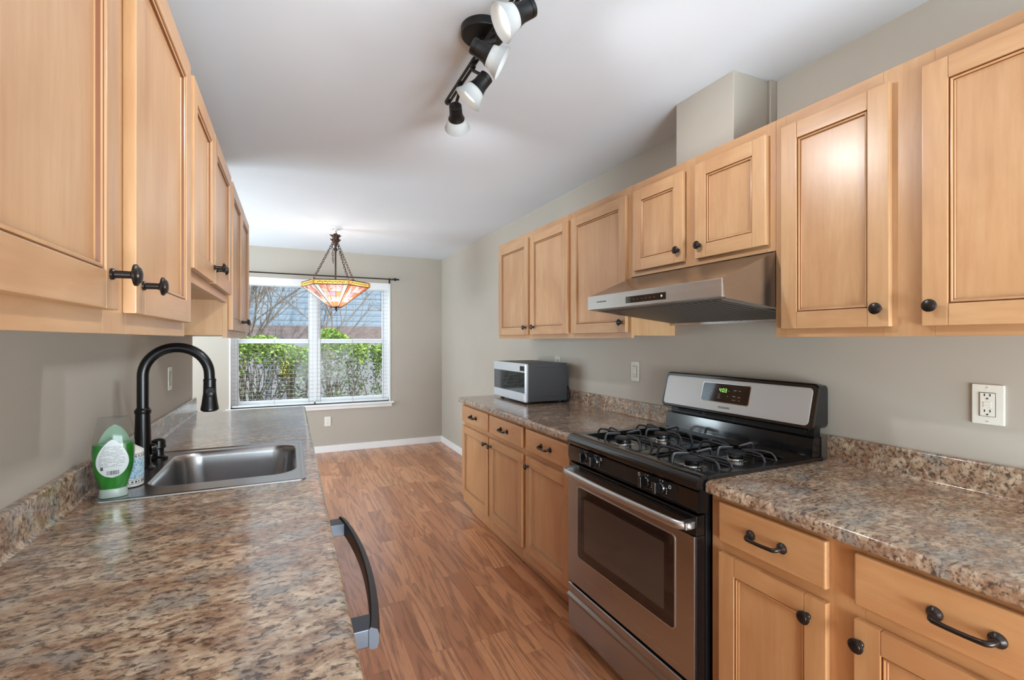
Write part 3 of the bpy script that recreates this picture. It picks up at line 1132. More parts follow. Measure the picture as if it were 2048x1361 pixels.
b.build('panel_markings', cpo, smooth=False)
for yk in (1.735, 1.660, 1.345, 1.270):
    b = MB()
    b.lathe((1.1664, yk, .850), (-1, 0, 0), [(0, .023), (.006, .0225), (.010, .0205), (.012, .019)], 'black', 26)
    b.box(1.131, 1.157, yk - .0062, yk + .0062, .829, .871, 'black', .005, 3)
    b.build('control_knob', t)
# oven door
b = MB()
b.box(1.166, 1.204, Y0 + .006, Y1 - .006, .735, .802, 'black', .005)
b.box(1.168, 1.204, Y0 + .006, Y1 - .006, .262, .735, 'black', .003)
b.box(1.160, 1.169, Y0 + .010, Y1 - .010, .262, .735, 'steel', .003)
for k in range(3):
    b.box(1.1652, 1.168, Y0 + .12, Y1 - .06, .786 - k * .0075, .7885 - k * .0075, 'slot')
od = b.build('oven_door', t)
b = MB()
wy0, wy1, wz0, wz1 = 1.196, 1.790, .392, .712


def yz(y0, y1, z0, z1, r, x, seg=6):
    return [(x, p[0], p[1]) for p in [(q[0], q[1]) for q in rrect((y0 + y1) / 2, (z0 + z1) / 2, (y1 - y0) / 2, (z1 - z0) / 2, r, 0, seg)]]


b.loft([yz(wy0, wy1, wz0, wz1, .016, 1.161), yz(wy0, wy1, wz0, wz1, .016, 1.1575), yz(wy0 + .004, wy1 - .004, wz0 + .004, wz1 - .004, .014, 1.1575)], 'steel_v')
b.loft([yz(wy0 + .004, wy1 - .004, wz0 + .004, wz1 - .004, .014, 1.1585), yz(wy0 + .052, wy1 - .052, wz0 + .045, wz1 - .045, .006, 1.1585)], 'dglass')
b.loft([yz(wy0 + .052, wy1 - .052, wz0 + .045, wz1 - .045, .006, 1.1585), yz(wy0 + .054, wy1 - .054, wz0 + .047, wz1 - .047, .006, 1.1590)], 'dglass2', True, False, True)
b.build('oven_window', od, sharp=30)
b = MB()
rings = []
for k in range(33):
    q = k / 32
    y = Y0 + .012 + (Y1 - Y0 - .024) * q
    bow = math.sin(math.pi * min(1, max(0, q)))
    e = min(q, 1 - q)
    rise = min(1, e / .06)
    xo = 1.150 - .028 * (1 - (1 - rise) ** 2) - .012 * bow
    hh = .0155 * (1 - .35 * (1 - rise) ** 2)
    zc = .770
    ring = []
    for j in range(12):
        a = 2 * math.pi * j / 12
        ring.append((xo + .011 * math.cos(a), y, zc + hh * math.sin(a)))
    rings.append(ring)
b.loft(rings, 'steel_v', True, True, True)
for yy in (Y0 + .028, Y1 - .028):
    b.box(1.130, 1.170, yy - .014, yy + .014, .758, .782, 'steel_v', .004)
b.build('oven_handle', od, sharp=50)
# storage drawer
b = MB()
b.box(1.172, 1.21, Y0 + .006, Y1 - .006, .045, .246, 'blackm')
dp = [(1.178, .247), (1.168, .247), (1.163, .243), (1.1655, .212), (1.164, .204), (1.154, .196), (1.152, .188), (1.158, .181), (1.163, .170), (1.165, .05), (1.178, .045)]
b.prism([(x, Y0 + .008, z) for x, z in dp], (0, Y1 - Y0 - .016, 0), 'steel')
b.build('storage_drawer', t, sharp=50)
# backguard
b = MB()
lb = [(1.745, .925), (1.752, .995), (1.765, 1.000), (1.80, 1.0), (1.80, .925)]
b.prism([(x, Y0 + .008, z) for x, z in lb], (0, Y1 - Y0 - .016, 0), 'black')
b.box(1.775, 1.812, Y0 + .02, Y1 - .02, .99, 1.04, 'blackm')
for k in range(4):
    b.box(1.770, 1.776, Y0 + .05 + k * .17, Y0 + .19 + k * .17, 1.008, 1.022, 'slot')
b.build('backguard_base', t)
tilt = Vector((.040, 0, .160)).normalized()
bz0, bz1 = 1.028, 1.198
BX = lambda z: 1.732 + (z - 1.028) * .25


def bgr(y0, y1, z0, z1, r, off, seg=5):
    return [(BX(p[1]) - off, p[0], p[1]) for p in [(q[0], q[1]) for q in rrect((y0 + y1) / 2, (z0 + z1) / 2, (y1 - y0) / 2, (z1 - z0) / 2, r, 0, seg)]]


b = MB()
full = bgr(Y0 - .006, Y1 + .006, bz0, bz1, .024, 0)
backr = [(1.816, p[1], min(p[2], 1.192)) for p in full]
b.loft([backr, [(1.795, p[1], p[2]) for p in full], full, bgr(Y0, Y1, bz0 + .006, bz1 - .006, .02, .005)], 'black', True, True, True)
bg = b.build('backguard', t, sharp=40)
b = MB()
b.loft([bgr(Y0 + .014, Y1 - .012, bz0 + .016, bz1 - .016, .016, .0045), bgr(Y0 + .014, Y1 - .012, bz0 + .016, bz1 - .016, .016, .0075), bgr(Y0 + .016, Y1 - .014, bz0 + .018, bz1 - .018, .015, .0085)], 'fascia', True, False, True)
b.build('steel_fascia', bg, sharp=30)
b = MB()
b.loft([bgr(1.376, 1.632, 1.082, 1.168, .010, .0084), bgr(1.376, 1.632, 1.082, 1.168, .010, .0098), bgr(1.379, 1.629, 1.085, 1.165, .009, .0100)], 'chrome')
b.loft([bgr(1.379, 1.629, 1.085, 1.165, .009, .0096), bgr(1.380, 1.628, 1.086, 1.164, .009, .0096)], 'dglass', True, False, True)
for (yc, zc, ww, hh) in ((1.595, 1.148, .016, .002), (1.572, 1.146, .010, .003), (1.598, 1.124, .014, .002), (1.577, 1.122, .010, .002), (1.598, 1.108, .012, .0016), (1.577, 1.107, .010, .0016),
                         (1.533, 1.118, .010, .0016), (1.532, 1.110, .014, .0018), (1.531, 1.102, .018, .0016), (1.486, 1.113, .004, .003), (1.485, 1.136, .004, .003),
                         (1.452, 1.141, .014, .003), (1.428, 1.140, .012, .002), (1.454, 1.116, .014, .003), (1.428, 1.114, .013, .002), (1.452, 1.100, .017, .0018), (1.425, 1.100, .006, .002)):
    b.quad([(BX(zc - hh / 2) - .0103, yc + ww / 2, zc - hh / 2), (BX(zc - hh / 2) - .0103, yc - ww / 2, zc - hh / 2), (BX(zc + hh / 2) - .0103, yc - ww / 2, zc + hh / 2), (BX(zc + hh / 2) - .0103, yc + ww / 2, zc + hh / 2)], 'print')
dsp = b.build('display_panel', bg, sharp=30)
# seven-segment clock reading 4:03
seg7 = {'4': 'bcfg', '0': 'abcdef', '3': 'abcdg'}
b = MB()


def bar(y0, y1, z0, z1):
    b.quad([(BX(z0) - .0105, y0, z0), (BX(z0) - .0105, y1, z0), (BX(z1) - .0105, y1, z1), (BX(z1) - .0105, y0, z1)], 'lit_green')


def digit(ch, yc, zc, w_=.0095, h_=.016, q=.0018):
    l_, r_ = yc + w_ / 2, yc - w_ / 2
    sg = seg7[ch]
    if 'a' in sg: bar(r_, l_, zc + h_ / 2 - q, zc + h_ / 2)
    if 'd' in sg: bar(r_, l_, zc - h_ / 2, zc - h_ / 2 + q)
    if 'g' in sg: bar(r_, l_, zc - q / 2, zc + q / 2)
    if 'b' in sg: bar(r_, r_ + q, zc, zc + h_ / 2)
    if 'c' in sg: bar(r_, r_ + q, zc - h_ / 2, zc)
    if 'f' in sg: bar(l_ - q, l_, zc, zc + h_ / 2)
    if 'e' in sg: bar(l_ - q, l_, zc - h_ / 2, zc)


digit('4', 1.530, 1.137); digit('0', 1.513, 1.137); digit('3', 1.500, 1.137)
bar(1.5205, 1.5222, 1.140, 1.142); bar(1.5205, 1.5222, 1.132, 1.134)
b.build('clock_digits', bg, smooth=False)
zc = 1.062
text('maker_lettering', 'FRIGIDAIRE', .0125, (BX(zc) - .0086, 1.497, zc), (0, -1, 0), tilt, 'print_d', bg)

# ---------------------------------------------------------------- range hood
t = thing('range_hood', (1.55, 1.503, 1.5), 'stainless under-cabinet range hood above the stove', 'range hood')
H0, H1 = 1.114, 1.888
b = MB()
pf = [(1.285, 1.566), (1.545, 1.674), (1.832, 1.674), (1.832, 1.440), (1.798, 1.437), (1.796, 1.448), (1.30, 1.502), (1.293, 1.505)]
b.prism([(x, H0, z) for x, z in pf], (0, H1 - H0, 0), 'steel')
b.box(1.281, 1.294, H0, H1, 1.504, 1.567, 'steel_v', .003)
b.build('hood_shell', t, sharp=25)
b = MB()
uz = lambda x: 1.502 - (x - 1.30) * (1.502 - 1.448) / (1.796 - 1.30) - .0012
n_ = 22
for k in range(n_):
    y = H0 + .05 + (H1 - H0 - .10) * k / n_
    dy = (H1 - H0 - .10) / n_
    xa, xb = 1.325, 1.775
    for (p, q, mm) in ((y, y + dy * .55, 'filter'), (y + dy * .55, y + dy, 'slot')):
        b.quad([(xa, p, uz(xa) - .002), (xa, q, uz(xa) - .002), (xb, q, uz(xb) - .002), (xb, p, uz(xb) - .002)], mm)
xa, xb = 1.315, 1.785
b.prism([(xa, H0 + .03, uz(xa) + .001), (xa, H1 - .03, uz(xa) + .001), (xa, H1 - .03, uz(xa) - .001), (xa, H0 + .03, uz(xa) - .001)], (xb - xa, 0, uz(xb) - uz(xa)), 'filter')
b.build('baffle_filter', t, smooth=False)
b = MB(); b.box(1.2800, 1.2815, 1.370, 1.606, 1.5165, 1.544, 'dglass', .0006); cp_ = b.build('touch_panel', t)
b = MB(); b.lathe((1.2799, 1.392, 1.531), (-1, 0, 0), [(0, .0045), (.0004, .0045)], 'print_w', 16); b.build('light_button', cp_, smooth=False)
b = MB()
for k in range(6):
    b.box(1.2797, 1.2800, 1.43 + k * .024, 1.436 + k * .024, 1.528, 1.5315, 'print_d')
b.build('panel_icons', cp_, smooth=False)
b = MB()   # tiny worn maker's mark, too small to read
for k, ww in enumerate((.006, .005, .007, .005, .006, .005, .006, .007)):
    yy = 1.813 - k * .0088
    b.box(1.2803, 1.2812, yy - ww, yy, 1.534, 1.534 + (.005 if k % 3 else .006), 'print_d')
b.build('maker_mark', t, smooth=False)

# ---------------------------------------------------------------- microwave
t = thing('microwave_oven', (1.62, 3.175, .914), 'small silver and grey microwave on the counter against the right wall', 'microwave')
mx0, mx1, my0, my1, mz0, mz1 = 1.462, 1.800, 2.910, 3.468, .930, 1.197
b = MB(); b.box(mx0 + .022, mx1, my0, my1, mz0, mz1, 'dgrey', .006)
b.box(mx0 + .075, mx1 - .03, my0 - .0025, my0 + .002, mz0 + .035, mz1 - .03, 'dgrey', .002)
b.build('microwave_case', t)
b = MB(); b.box(mx0, mx0 + .024, my0, my1, mz0 - .002, mz1, 'silver', .008, 3); fr_ = b.build('front_panel', t)
b = MB(); b.box(mx0 - .0012, mx0 + .004, my0 + .012, my1 - .012, mz0 + .062, mz1 - .062, 'dglass'); b.build('door_window', fr_, smooth=False)
b = MB(); b.box(mx0 - .0010, mx0 + .004, my0 + .016, my0 + .085, mz1 - .052, mz1 - .018, 'dglass'); b.build('display', fr_, smooth=False)
b = MB(); b.box(mx0 - .0035, mx0 + .004, my0 + .016, my0 + .105, mz0 + .010, mz0 + .050, 'silver', .003); b.build('open_button', fr_)
for (xx, yy) in ((mx0 + .05, my0 + .04), (mx0 + .05, my1 - .06), (mx1 - .04, my0 + .04), (mx1 - .04, my1 - .04)):
    b = MB(); b.lathe((xx, yy, .9142), (0, 0, 1), [(0, .014), (.004, .016), (.0165, .016)], 'blackm', 14); b.build('foot', t)
b = MB()
b.tube([(1.792, 2.93, 1.03), (1.803, 2.90, 1.02), (1.806, 2.885, .985), (1.802, 2.875, .950), (1.79, 2.880, .925), (1.775, 2.91, .920), (1.785, 3.0, .920)], .0042, 'blackm', 8)
b.tube([(1.800, 3.06, 1.03), (1.806, 2.93, 1.04), (1.808, 2.90, 1.00), (1.804, 2.892, .95), (1.795, 2.91, .921)], .0042, 'blackm', 8)
b.build('power_cord', t)

# ---------------------------------------------------------------- outlets


def outlet(loc, nrm, label, style, m='plate', plug=False):
    """nrm: outward axis; plate lies in the wall plane"""
    nv = Vector(nrm)
    side = Vector((0, 0, 1)).cross(nv)
    o = Vector(loc)
    t = thing('wall_outlet', loc, label, 'outlet', 'wall outlets')

    def bx(b, a0, a1, z0, z1, d0, d1, mm, bev=0):
        p, q = o + side * a0 + nv * d0, o + side * a1 + nv * d1
        b.box(p.x, q.x, p.y, q.y, o.z + z0, o.z + z1, mm, bev)
    b = MB(); bx(b, -.036, .036, -.058, .058, .0002, .0062, m, .0035)
    for z in (-.049, .049):
        bx(b, -.003, .003, z - .003, z + .003, .0055, .0068, m)
        bx(b, -.0025, .0025, z - .0005, z + .0005, .0066, .0070, 'slot')
    b.build('cover_plate', t)
    b = MB()
    if style == 'duplex':
        for zc in (-.0195, .0195):
            b.lathe(o + Vector((0, 0, zc)), nv, [(.005, .0165), (.0085, .016)], m, 20)
            for a in (-.006, .006):
                bx(b, a - .0011, a + .0011, zc, zc + .008, .008, .0088, 'slot')
            bx(b, -.002, .002, zc - .0085, zc - .0045, .008, .0088, 'slot')
    else:
        bx(b, -.0175, .0175, -.0345, .0345, .005, .0080, 'slot')
        bx(b, -.0165, .0165, -.0335, .0335, .005, .0086, m, .001)
        for zc in (-.022, .024):
            for a in (-.006, .006):
                bx(b, a - .0012, a + .0012, zc, zc + .0075, .008, .0089, 'slot')
            bx(b, -.0024, .0024, zc - .0085, zc - .0045, .008, .0089, 'slot')
        if style == 'gfci':
            for zc in (-.0045, .0045):
                bx(b, -.009, .009, zc - .003, zc + .003, .008, .0096, m, .0012)
    b.build('receptacle', t)
    if plug:
        b = MB(); bx(b, -.014, .012, -.030, .002, .0086, .034, 'blackm', .004); b.build('plug', t)
    return t


outlet((XR, .657, 1.175), (-1, 0, 0), 'white outlet with reset buttons on the right wall, nearest the camera', 'gfci')
outlet((XR, 2.207, 1.178), (-1, 0, 0), 'ivory outlet on the right wall between the stove and the microwave', 'decora', 'plate2')
outlet((XR, 3.10, 1.18), (-1, 0, 0), 'outlet mostly hidden behind the microwave top', 'decora', 'plate2', True)
outlet((XL, 2.862, 1.170), (1, 0, 0), 'white outlet on the sink wall seen through the faucet arch', 'decora', 'plate')
outlet((.404, YB, .375), (0, -1, 0), 'small white outlet low on the end wall under the window', 'duplex')

# ---------------------------------------------------------------- ceiling track light
t = thing('track_light', (.607, 1.527, CH), 'black ceiling track light with four frosted glass spotlights', 'ceiling light')
b = MB(); b.lathe((.603, 1.527, CH - .0005), (0, 0, -1), [(0, .076), (.024, .076), (.028, .073), (.030, .068), (.031, .001)], 'blackm', 36)
b.lathe((.603, 1.527, CH - .03), (0, 0, -1), [(0, .012), (.03, .012)], 'blackm', 12)
b.lathe((.573, 1.505, CH - .0312), (0, 0, -1), [(0, .004), (.001, .004)], 'slot', 8)
b.build('canopy', t)
b = MB()
for dx in (-.008, .008):
    b.tube([(.610 + dx, 1.09, 2.385), (.610 + dx, 1.955, 2.385)], .0058, 'blackm', 10)
for yy in (1.09, 1.25, 1.45, 1.527, 1.65, 1.80, 1.955):
    b.lathe((.610, yy - .008, 2.385), (0, 1, 0), [(0, .012), (.016, .012)], 'blackm', 12)
b.build('track_bar', t)
HEADS = [((.612, 1.189, 2.30), (-.824, .198, -.531), 1.16), ((.533, 1.419, 2.30), (.856, -.236, -.46), 1.44),
         ((.631, 1.574, 2.30), (-.575, .303, -.76), 1.64), ((.608, 1.844, 2.31), (.352, .829, -.435), 1.80)]
for (P, dv, yb_) in HEADS:
    P, dv = Vector(P), Vector(dv).normalized()
    b = MB()
    b.lathe(P, dv, [(-.012, .001), (-.011, .021), (-.008, .0255), (.004, .0262), (.005, .0245), (.008, .0245), (.009, .0262), (.030, .0268), (.044, .030), (.052, .0345), (.054, .034)], 'blackm', 26)
    mid = P + dv * .012
    jt = Vector((.610, yb_, 2.385))
    b.tube([jt, jt + Vector((0, 0, -.03)), mid + (jt - mid).normalized() * .028 + Vector((0, 0, .006)), mid], .0062, 'blackm', 10)
    b.lathe(jt + Vector((0, 0, .012)), (0, 0, -1), [(0, .009), (.03, .009)], 'blackm', 12)
    hd_ = b.build('spot_head', t)
    b = MB()
    b.lathe(P, dv, [(.050, .033), (.054, .0345), (.066, .0375), (.082, .0445), (.096, .052), (.0985, .0535), (.0995, .0525), (.097, .0495), (.082, .042), (.066, .035), (.054, .032)], 'frost', 32, False, False)
    b.build('glass_shade', hd_, sharp=50)
    b = MB()
    b.lathe(P, dv, [(.050, .014), (.060, .020), (.072, .0255), (.082, .027), (.084, .026), (.085, .001)], 'bulb', 24)
    b.build('bulb', hd_)
    l = lamp('spot_beam', 'SPOT', P + dv * .1005, (10 if dv.x < 0 else 15), (.94, .97, 1), None, spot_size=R(160 if dv.x < 0 else 118), spot_blend=.85, shadow_soft_size=.026)
    l.rotation_euler = dv.to_track_quat('-Z', 'Y').to_euler()

# ---------------------------------------------------------------- stained-glass pendant
PX, PY = .395, 4.857
t = thing('stained_glass_pendant', (PX, PY, CH), 'hexagonal stained-glass bowl pendant hung on chains before the window', 'pendant lamp')
M['aged'] = plain('aged_bronze', (72, 52, 42), .45, .7)


def stained(n):
    tc = n.coords((1, 1, 1), rnd=False)
    a = n.noise(tc, 9, 3, .55, .8)
    c = n.ramp(a, [(.30, lin((140, 84, 84))), (.42, lin((206, 140, 128))), (.52, lin((222, 190, 190))), (.60, lin((186, 150, 170))), (.72, lin((224, 156, 116)))])
    return c


M['stain'] = translucent('stained_glass_rose', stained, .62, .15)
M['stain_b'] = translucent('stained_glass_smoky', (132, 118, 138), .6, .15)
M['stain_o'] = translucent('stained_glass_orange', (200, 118, 86), .62, .15)
M['amber'] = translucent('amber_glass', (232, 184, 104), .5, .15)
M['pale'] = translucent('pale_blue_glass', (196, 210, 210), .6, .15)
RT, RBt, ZT, ZM, ZB = .306, .056, 1.914, 1.872, 1.682
ang = [R(46 + 60 * k) for k in range(6)]
V = lambda r, a, z: Vector((PX + r * math.cos(a), PY + r * math.sin(a), z))
b = MB(); b.lathe((PX, PY, CH - .0005), (0, 0, -1), [(0, .055), (.004, .055), (.008, .048), (.010, .014), (.02, .010)], 'white', 26)
b.tube([(PX, PY, CH - .015), (PX, PY, CH - .035), (PX + .006, PY, CH - .045), (PX, PY, CH - .055)], .0035, 'aged', 8); b.build('ceiling_canopy', t)
b = MB()
b.lathe((PX - .004, PY, 2.395), (0, 0, -1), [(0, .004), (.01, .020), (.02, .034), (.05, .030), (.09, .024), (.125, .013), (.14, .009), (.15, .018), (.165, .020), (.18, .010), (.19, .006)], 'aged', 12)
for k in range(6):
    a = R(60 * k + 10)
    c_, s_ = math.cos(a), math.sin(a)
    for zz, ro in ((2.375, .055), (2.335, .050)):
        b.tube([(PX - .004 + .015 * c_, PY + .015 * s_, zz - .03), (PX - .004 + .035 * c_, PY + .035 * s_, zz - .008), (PX - .004 + ro * c_, PY + ro * s_, zz)], [.010, .009, .003], 'aged', 8)
b.build('crown_hub', t)
b = MB(); b.tube([(PX - .004, PY, 2.21), (PX - .004, PY, 1.70)], .0078, 'aged', 12); b.build('centre_rod', t)


def chain(b, p0, p1, link=.036, m='aged'):
    p0, p1 = Vector(p0), Vector(p1)
    d = (p1 - p0)
    n = max(2, int(d.length / (link * .78)))
    d.normalize()
    step = (p1 - p0).length / n
    u, v = MB.frame(d)
    for i in range(n):
        c = p0 + d * (step * (i + .5))
        a = u if i % 2 else v
        ps = []
        for k in range(12):
            q = 2 * math.pi * k / 12
            ps.append(c + d * (link / 2 * math.cos(q)) + a * (link * .27 * math.sin(q)))
        b.tube(ps, .0026, m, 6, closed=True)


camdir = lambda c: R(-5 - c)
for c in (69, 129, 309):
    a = camdir(c)
    b = MB(); chain(b, (PX - .004 + .034 * math.cos(a), PY + .034 * math.sin(a), 2.30), V(RT - .012, a, ZT + .012)); b.tube([V(RT - .02, a, ZT - .01), V(RT - .012, a, ZT + .008), V(RT - .004, a, ZT + .002)], .004, 'aged', 8); b.build('chain', t)
b = MB(); chain(b, (PX - .034, PY - .005, 2.30), (PX - .026, PY - .01, 2.10), .030); b.build('slack_chain', t)
b = MB()
for k in range(6):
    a0, a1 = ang[k], ang[(k + 1) % 6]
    A0, A1 = V(RT, a0, ZT), V(RT, a1, ZT)
    # rim band
    b.loft([[V(RT, a0, ZT), V(RT, a1, ZT)], [V(RT, a0, ZM), V(RT, a1, ZM)]], 'amber', False)
    for zz, rr in ((ZT, .0045), (ZM, .0042)):
        b.tube([V(RT, a0, zz), V(RT, a1, zz)], rr, 'aged', 6)
    for i in range(17):       # pierced black filigree on the band
        q = .13 + .74 * i / 16
        p = A0.lerp(A1, q)
        nrm = Vector((p.x - PX, p.y - PY, 0)).normalized()
        e = (A1 - A0).normalized()
        wv2 = .006 if i % 2 else .0045
        p = p + nrm * .0012
        z0 = ZT - .014 - (.006 if i % 3 == 0 else 0)
        b.prism([p - e * wv2 + Vector((0, 0, z0 - ZT)), p + e * wv2 + Vector((0, 0, z0 - ZT)), p + e * wv2 * .6 + Vector((0, 0, z0 - ZT - .010)), p - e * wv2 * .6 + Vector((0, 0, z0 - ZT - .010))], nrm * .001, 'blackm')
    c0 = V(RT + .001, a0, ZT)
    b.tube([V(RT + .001, a0, ZT + .001), V(RT + .001, a0, ZM)], .011, 'amber', 8)
b.build('rim_band', t, flip=False)
for k in range(6):
    b = MB()
    a0, a1 = ang[k], ang[(k + 1) % 6]
    T0, T1, B0, B1 = V(RT - .004, a0, ZM - .002), V(RT - .004, a1, ZM - .002), V(RBt, a0, ZB), V(RBt, a1, ZB)
    G = lambda u, v: (T0.lerp(T1, u)).lerp(B0.lerp(B1, u), v)
    cols = [0, .14, .36, .64, .86, 1]
    rowsv = [0, .30, .52, .78, 1]
    for i in range(5):
        for j in range(4):
            if i in (0, 4):
                mm = 'pale' if k in (2, 3) else 'stain_o'
            elif i == 2 and j == 1:
                mm = 'stain_b'
            elif (i == 3 and j == 1) or j == 3:
                mm = 'stain_o'
            else:
                mm = 'stain'
            b.quad([G(cols[i], rowsv[j]), G(cols[i + 1], rowsv[j]), G(cols[i + 1], rowsv[j + 1]), G(cols[i], rowsv[j + 1])], mm)
    for c_ in cols[1:-1]:
        b.tube([G(c_, 0), G(c_, 1)], .0016, 'aged', 6)
    for v_ in rowsv[1:-1]:
        b.tube([G(.14, v_), G(.86, v_)], .0014, 'aged', 6)
    b.tube([G(0, 0), G(0, 1)], .0034, 'aged', 6)
    b.build('glass_panel', t, flip=False, smooth=False)
b = MB(); b.lathe((PX, PY, ZB + .004), (0, 0, -1), [(0, .052), (.006, .060), (.010, .060), (.012, .02), (.018, .008), (.026, .012), (.036, .010), (.044, .002)], 'aged', 6); b.build('bottom_cap', t)
for s_ in (-1, 1):
    b = MB(); b.lathe((PX + s_ * .05, PY, 1.80), (s_, 0, .35), [(0, .012), (.02, .014), (.035, .026), (.05, .030), (.065, .026), (.075, .012), (.078, .001)], 'bulb', 16); b.build('bulb', t)
    lamp('pendant_glow', 'POINT', (PX + s_ * .03, PY - .07 * s_, 1.845), 2.2, (1, .86, .72), None, shadow_soft_size=.03)

# ---------------------------------------------------------------- outside the window
M['grass'] = painted('yard_ground', (138, 138, 136), .9, .25, .2, 2.0)
b = MB(); b.box(-14, 16, YB + T, 32, -.45, -.30, 'grass'); struct(tag(b.build('ground', smooth=False), 'grey yard ground beyond the window', None))


def leafmat(name, a, c, d):
    n = NT(name)
    v = n.coords((1, 1, 1), rnd=False)
    x = n.noise(v, 14, 3, .7)
    n.set(Base_Color=n.ramp(x, [(.3, lin(a)), (.5, lin(c)), (.7, lin(d))]), Roughness=.5)
    return n.m


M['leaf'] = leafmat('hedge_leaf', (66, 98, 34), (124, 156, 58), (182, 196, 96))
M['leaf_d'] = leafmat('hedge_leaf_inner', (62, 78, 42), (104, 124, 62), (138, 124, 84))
M['twig'] = plain('twig_bark', (116, 100, 88), .8)
M['bark'] = plain('tree_bark', (128, 116, 106), .85)


def leaves(verts, faces, mats, c, n, size, mi):
    for p in c:
        a, bb = random.uniform(0, 6.28), random.uniform(-.9, .9)
        u = Vector((math.cos(a) * math.cos(bb), math.sin(a) * math.cos(bb), math.sin(bb)))
        v = u.cross(Vector((random.uniform(-1, 1), random.uniform(-1, 1), random.uniform(-1, 1)))).normalized()
        s = size * random.uniform(.6, 1.2)
        k = len(verts)
        verts += [tuple(p - u * s), tuple(p - v * s * .45), tuple(p + u * s), tuple(p + v * s * .45)]
        faces.append((k, k + 1, k + 2, k + 3))
        mats.append(mi)


def shrub(x0, x1, yc, ztop, label, seed, dens=1.0):
    random.seed(seed)
    t = thing('hedge_shrub', ((x0 + x1) / 2, yc, -.30), label, 'shrub', 'hedge shrubs outside the window')
    verts, faces, mats = [], [], []
    cs = []
    wd = x1 - x0
    for _ in range(int(2600 * wd * dens)):
        u = random.random()
        x = x0 + wd * u
        lump = .10 * math.sin(x * 3.1 + seed) + .07 * math.sin(x * 7.3 + seed * 2) - .10 * (abs(u - .5) * 2) ** 4
        top = ztop + lump
        z = top - abs(random.gauss(0, .17))
        y = yc + random.gauss(0, .20)
        cs.append(Vector((x, y, z)))
    leaves(verts, faces, mats, cs, None, .036, 0)
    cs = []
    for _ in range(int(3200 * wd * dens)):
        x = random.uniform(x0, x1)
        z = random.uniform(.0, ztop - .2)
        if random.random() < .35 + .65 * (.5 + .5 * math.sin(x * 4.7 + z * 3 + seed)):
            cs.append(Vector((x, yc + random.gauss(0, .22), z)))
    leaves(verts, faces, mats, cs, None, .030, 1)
    me = bpy.data.meshes.new('foliage')
    me.from_pydata(verts, [], faces)
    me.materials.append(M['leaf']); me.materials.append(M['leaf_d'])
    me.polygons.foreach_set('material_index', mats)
    link_mesh('foliage', me, t, None)
    b = MB()
    for _ in range(int(13 * wd)):
        x = random.uniform(x0 + .2, x1 - .2)
        p = Vector((x, yc + random.uniform(-.15, .15), -.30))
        for br in range(3):
            q = p.copy()
            pts = [q.copy()]
            dirv = Vector((random.uniform(-.5, .5), random.uniform(-.3, .3), 1)).normalized()
            for s in range(6):
                dirv = (dirv + Vector((random.uniform(-.35, .35), random.uniform(-.3, .3), random.uniform(-.05, .2)))).normalized()
                q = q + dirv * .25
                if q.z > ztop - .05 or not x0 + .03 < q.x < x1 - .03:
                    break
                pts.append(q.copy())
            if len(pts) > 2:
                b.tube(pts, [.014 * (1 - .12 * i) for i in range(len(pts))], 'twig', 5)
    b.build('stems', t)


shrub(-3.6, -1.45, 8.35, 1.42, 'leafy green hedge shrub at the far left edge of the window view', 3)
shrub(-1.42, .28, 8.25, 1.44, 'leafy green hedge shrub filling the left window pane', 5, .85)
shrub(.35, 1.18, 8.30, 1.52, 'narrow bright green hedge shrub right of the window mullion', 8, .9)
shrub(1.25, 3.2, 8.25, 1.50, 'dense green hedge shrub filling the right window pane', 13, 1.1)


def bare_tree(x, y, h, label, seed, lean=0.0):
    random.seed(seed)
    b = MB()

    def grow(p, d, L, r, depth):
        pts, rs = [p.copy()], [r]
        for i in range(4):
            d = (d + Vector((random.uniform(-.22, .22), random.uniform(-.15, .15), random.uniform(-.04, .1)))).normalized()
            p = p + d * (L / 4)
            pts.append(p.copy())
            rs.append(r * (1 - .13 * (i + 1)))
        b.tube(pts, rs, 'bark', 6)
        if depth:
            for _ in range(4):
                nd = (d + Vector((random.uniform(-.95, .95), random.uniform(-.5, .5), random.uniform(-.15, .5)))).normalized()
                grow(pts[random.choice((2, 3, 4))], nd, L * random.uniform(.6, .85), r * .55, depth - 1)
    grow(Vector((x, y, -.30)), Vector((lean, 0, 1)), h * .5, .05, 4)
    tag(b.build('bare_tree'), label, 'tree', 'bare trees outside the window')


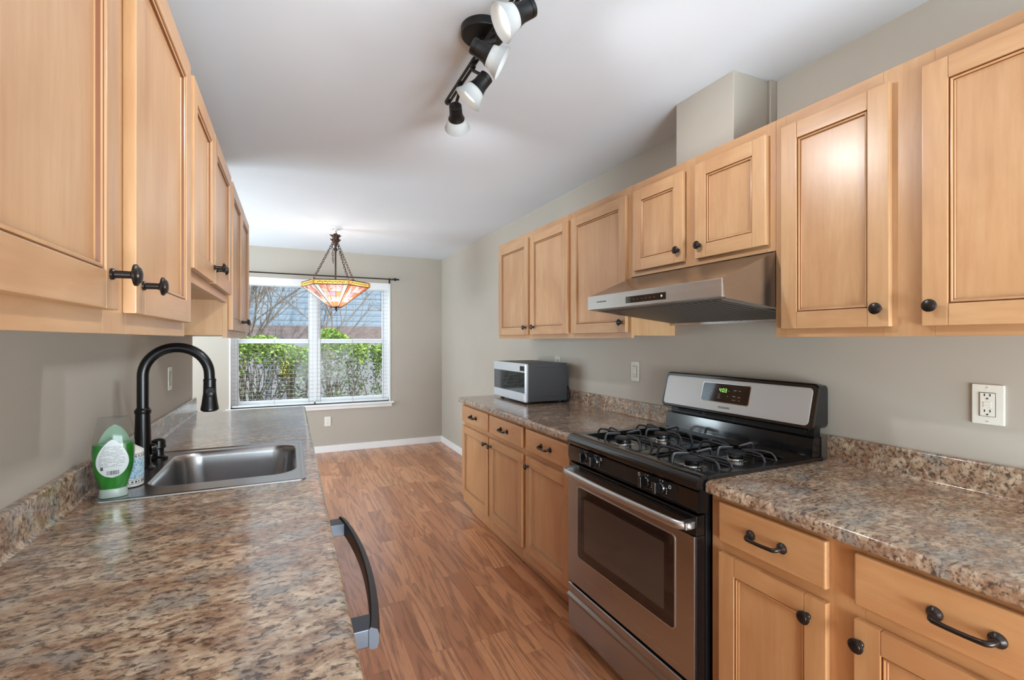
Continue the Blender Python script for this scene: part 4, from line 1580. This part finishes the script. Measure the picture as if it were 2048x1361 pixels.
bare_tree(-.75, 9.8, 3.6, 'bare leafless tree with forked branches behind the left hedge', 21, .1)
bare_tree(-1.9, 12.6, 3.4, 'bare leafless tree partly hidden by the wall cabinets', 27, .2)
bare_tree(.9, 12.4, 3.4, 'slender bare tree seen right beside the window mullion', 33, -.15)
bare_tree(2.6, 10.3, 3.6, 'bare leafless tree behind the right-hand hedge', 41, -.1)

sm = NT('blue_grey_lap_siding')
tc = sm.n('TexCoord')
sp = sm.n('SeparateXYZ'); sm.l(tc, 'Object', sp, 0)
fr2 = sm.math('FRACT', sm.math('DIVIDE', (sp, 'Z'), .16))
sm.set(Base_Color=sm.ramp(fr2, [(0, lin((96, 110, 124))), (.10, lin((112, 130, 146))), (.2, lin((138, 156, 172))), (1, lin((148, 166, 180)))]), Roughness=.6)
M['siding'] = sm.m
M['found'] = painted('pale_foundation', (142, 144, 148), .8, .1, .2, 3.0)
M['brickb'] = painted('grey_brown_masonry', (134, 120, 116), .8, .25, .3, 9.0)
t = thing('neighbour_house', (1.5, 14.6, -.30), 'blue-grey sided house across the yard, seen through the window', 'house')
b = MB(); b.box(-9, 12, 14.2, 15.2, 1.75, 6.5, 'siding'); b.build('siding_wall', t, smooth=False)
b = MB(); b.box(-9, 12, 14.15, 15.2, 1.30, 1.75, 'brickb'); b.build('masonry_band', t, smooth=False)
b = MB(); b.box(-9, 12, 14.17, 15.2, -.30, 1.30, 'found'); b.build('foundation_wall', t, smooth=False)
for (xx, zz) in ((3.0, 2.9), (-3.2, 2.9)):
    b = MB()
    b.box(xx - .55, xx + .55, 14.12, 14.21, zz - .6, zz + .6, 'white'); b.box(xx - .45, xx - .03, 14.10, 14.13, zz - .5, zz + .5, 'dglass'); b.box(xx + .03, xx + .45, 14.10, 14.13, zz - .5, zz + .5, 'dglass')
    b.build('house_window', t, smooth=False)
M['yellow'] = plain('yellow_paint', (236, 216, 70), .5)
t = thing('marker_post', (-.06, 9.2, -.30), 'post with a small yellow marker seen through a gap in the hedge', 'post')
b = MB(); b.box(-.02, .03, 9.17, 9.22, -.30, 1.15, 'twig'); b.build('post', t, smooth=False)
b = MB(); b.box(-.16, -.025, 9.15, 9.165, .70, 1.0, 'yellow'); b.build('marker', t, smooth=False)
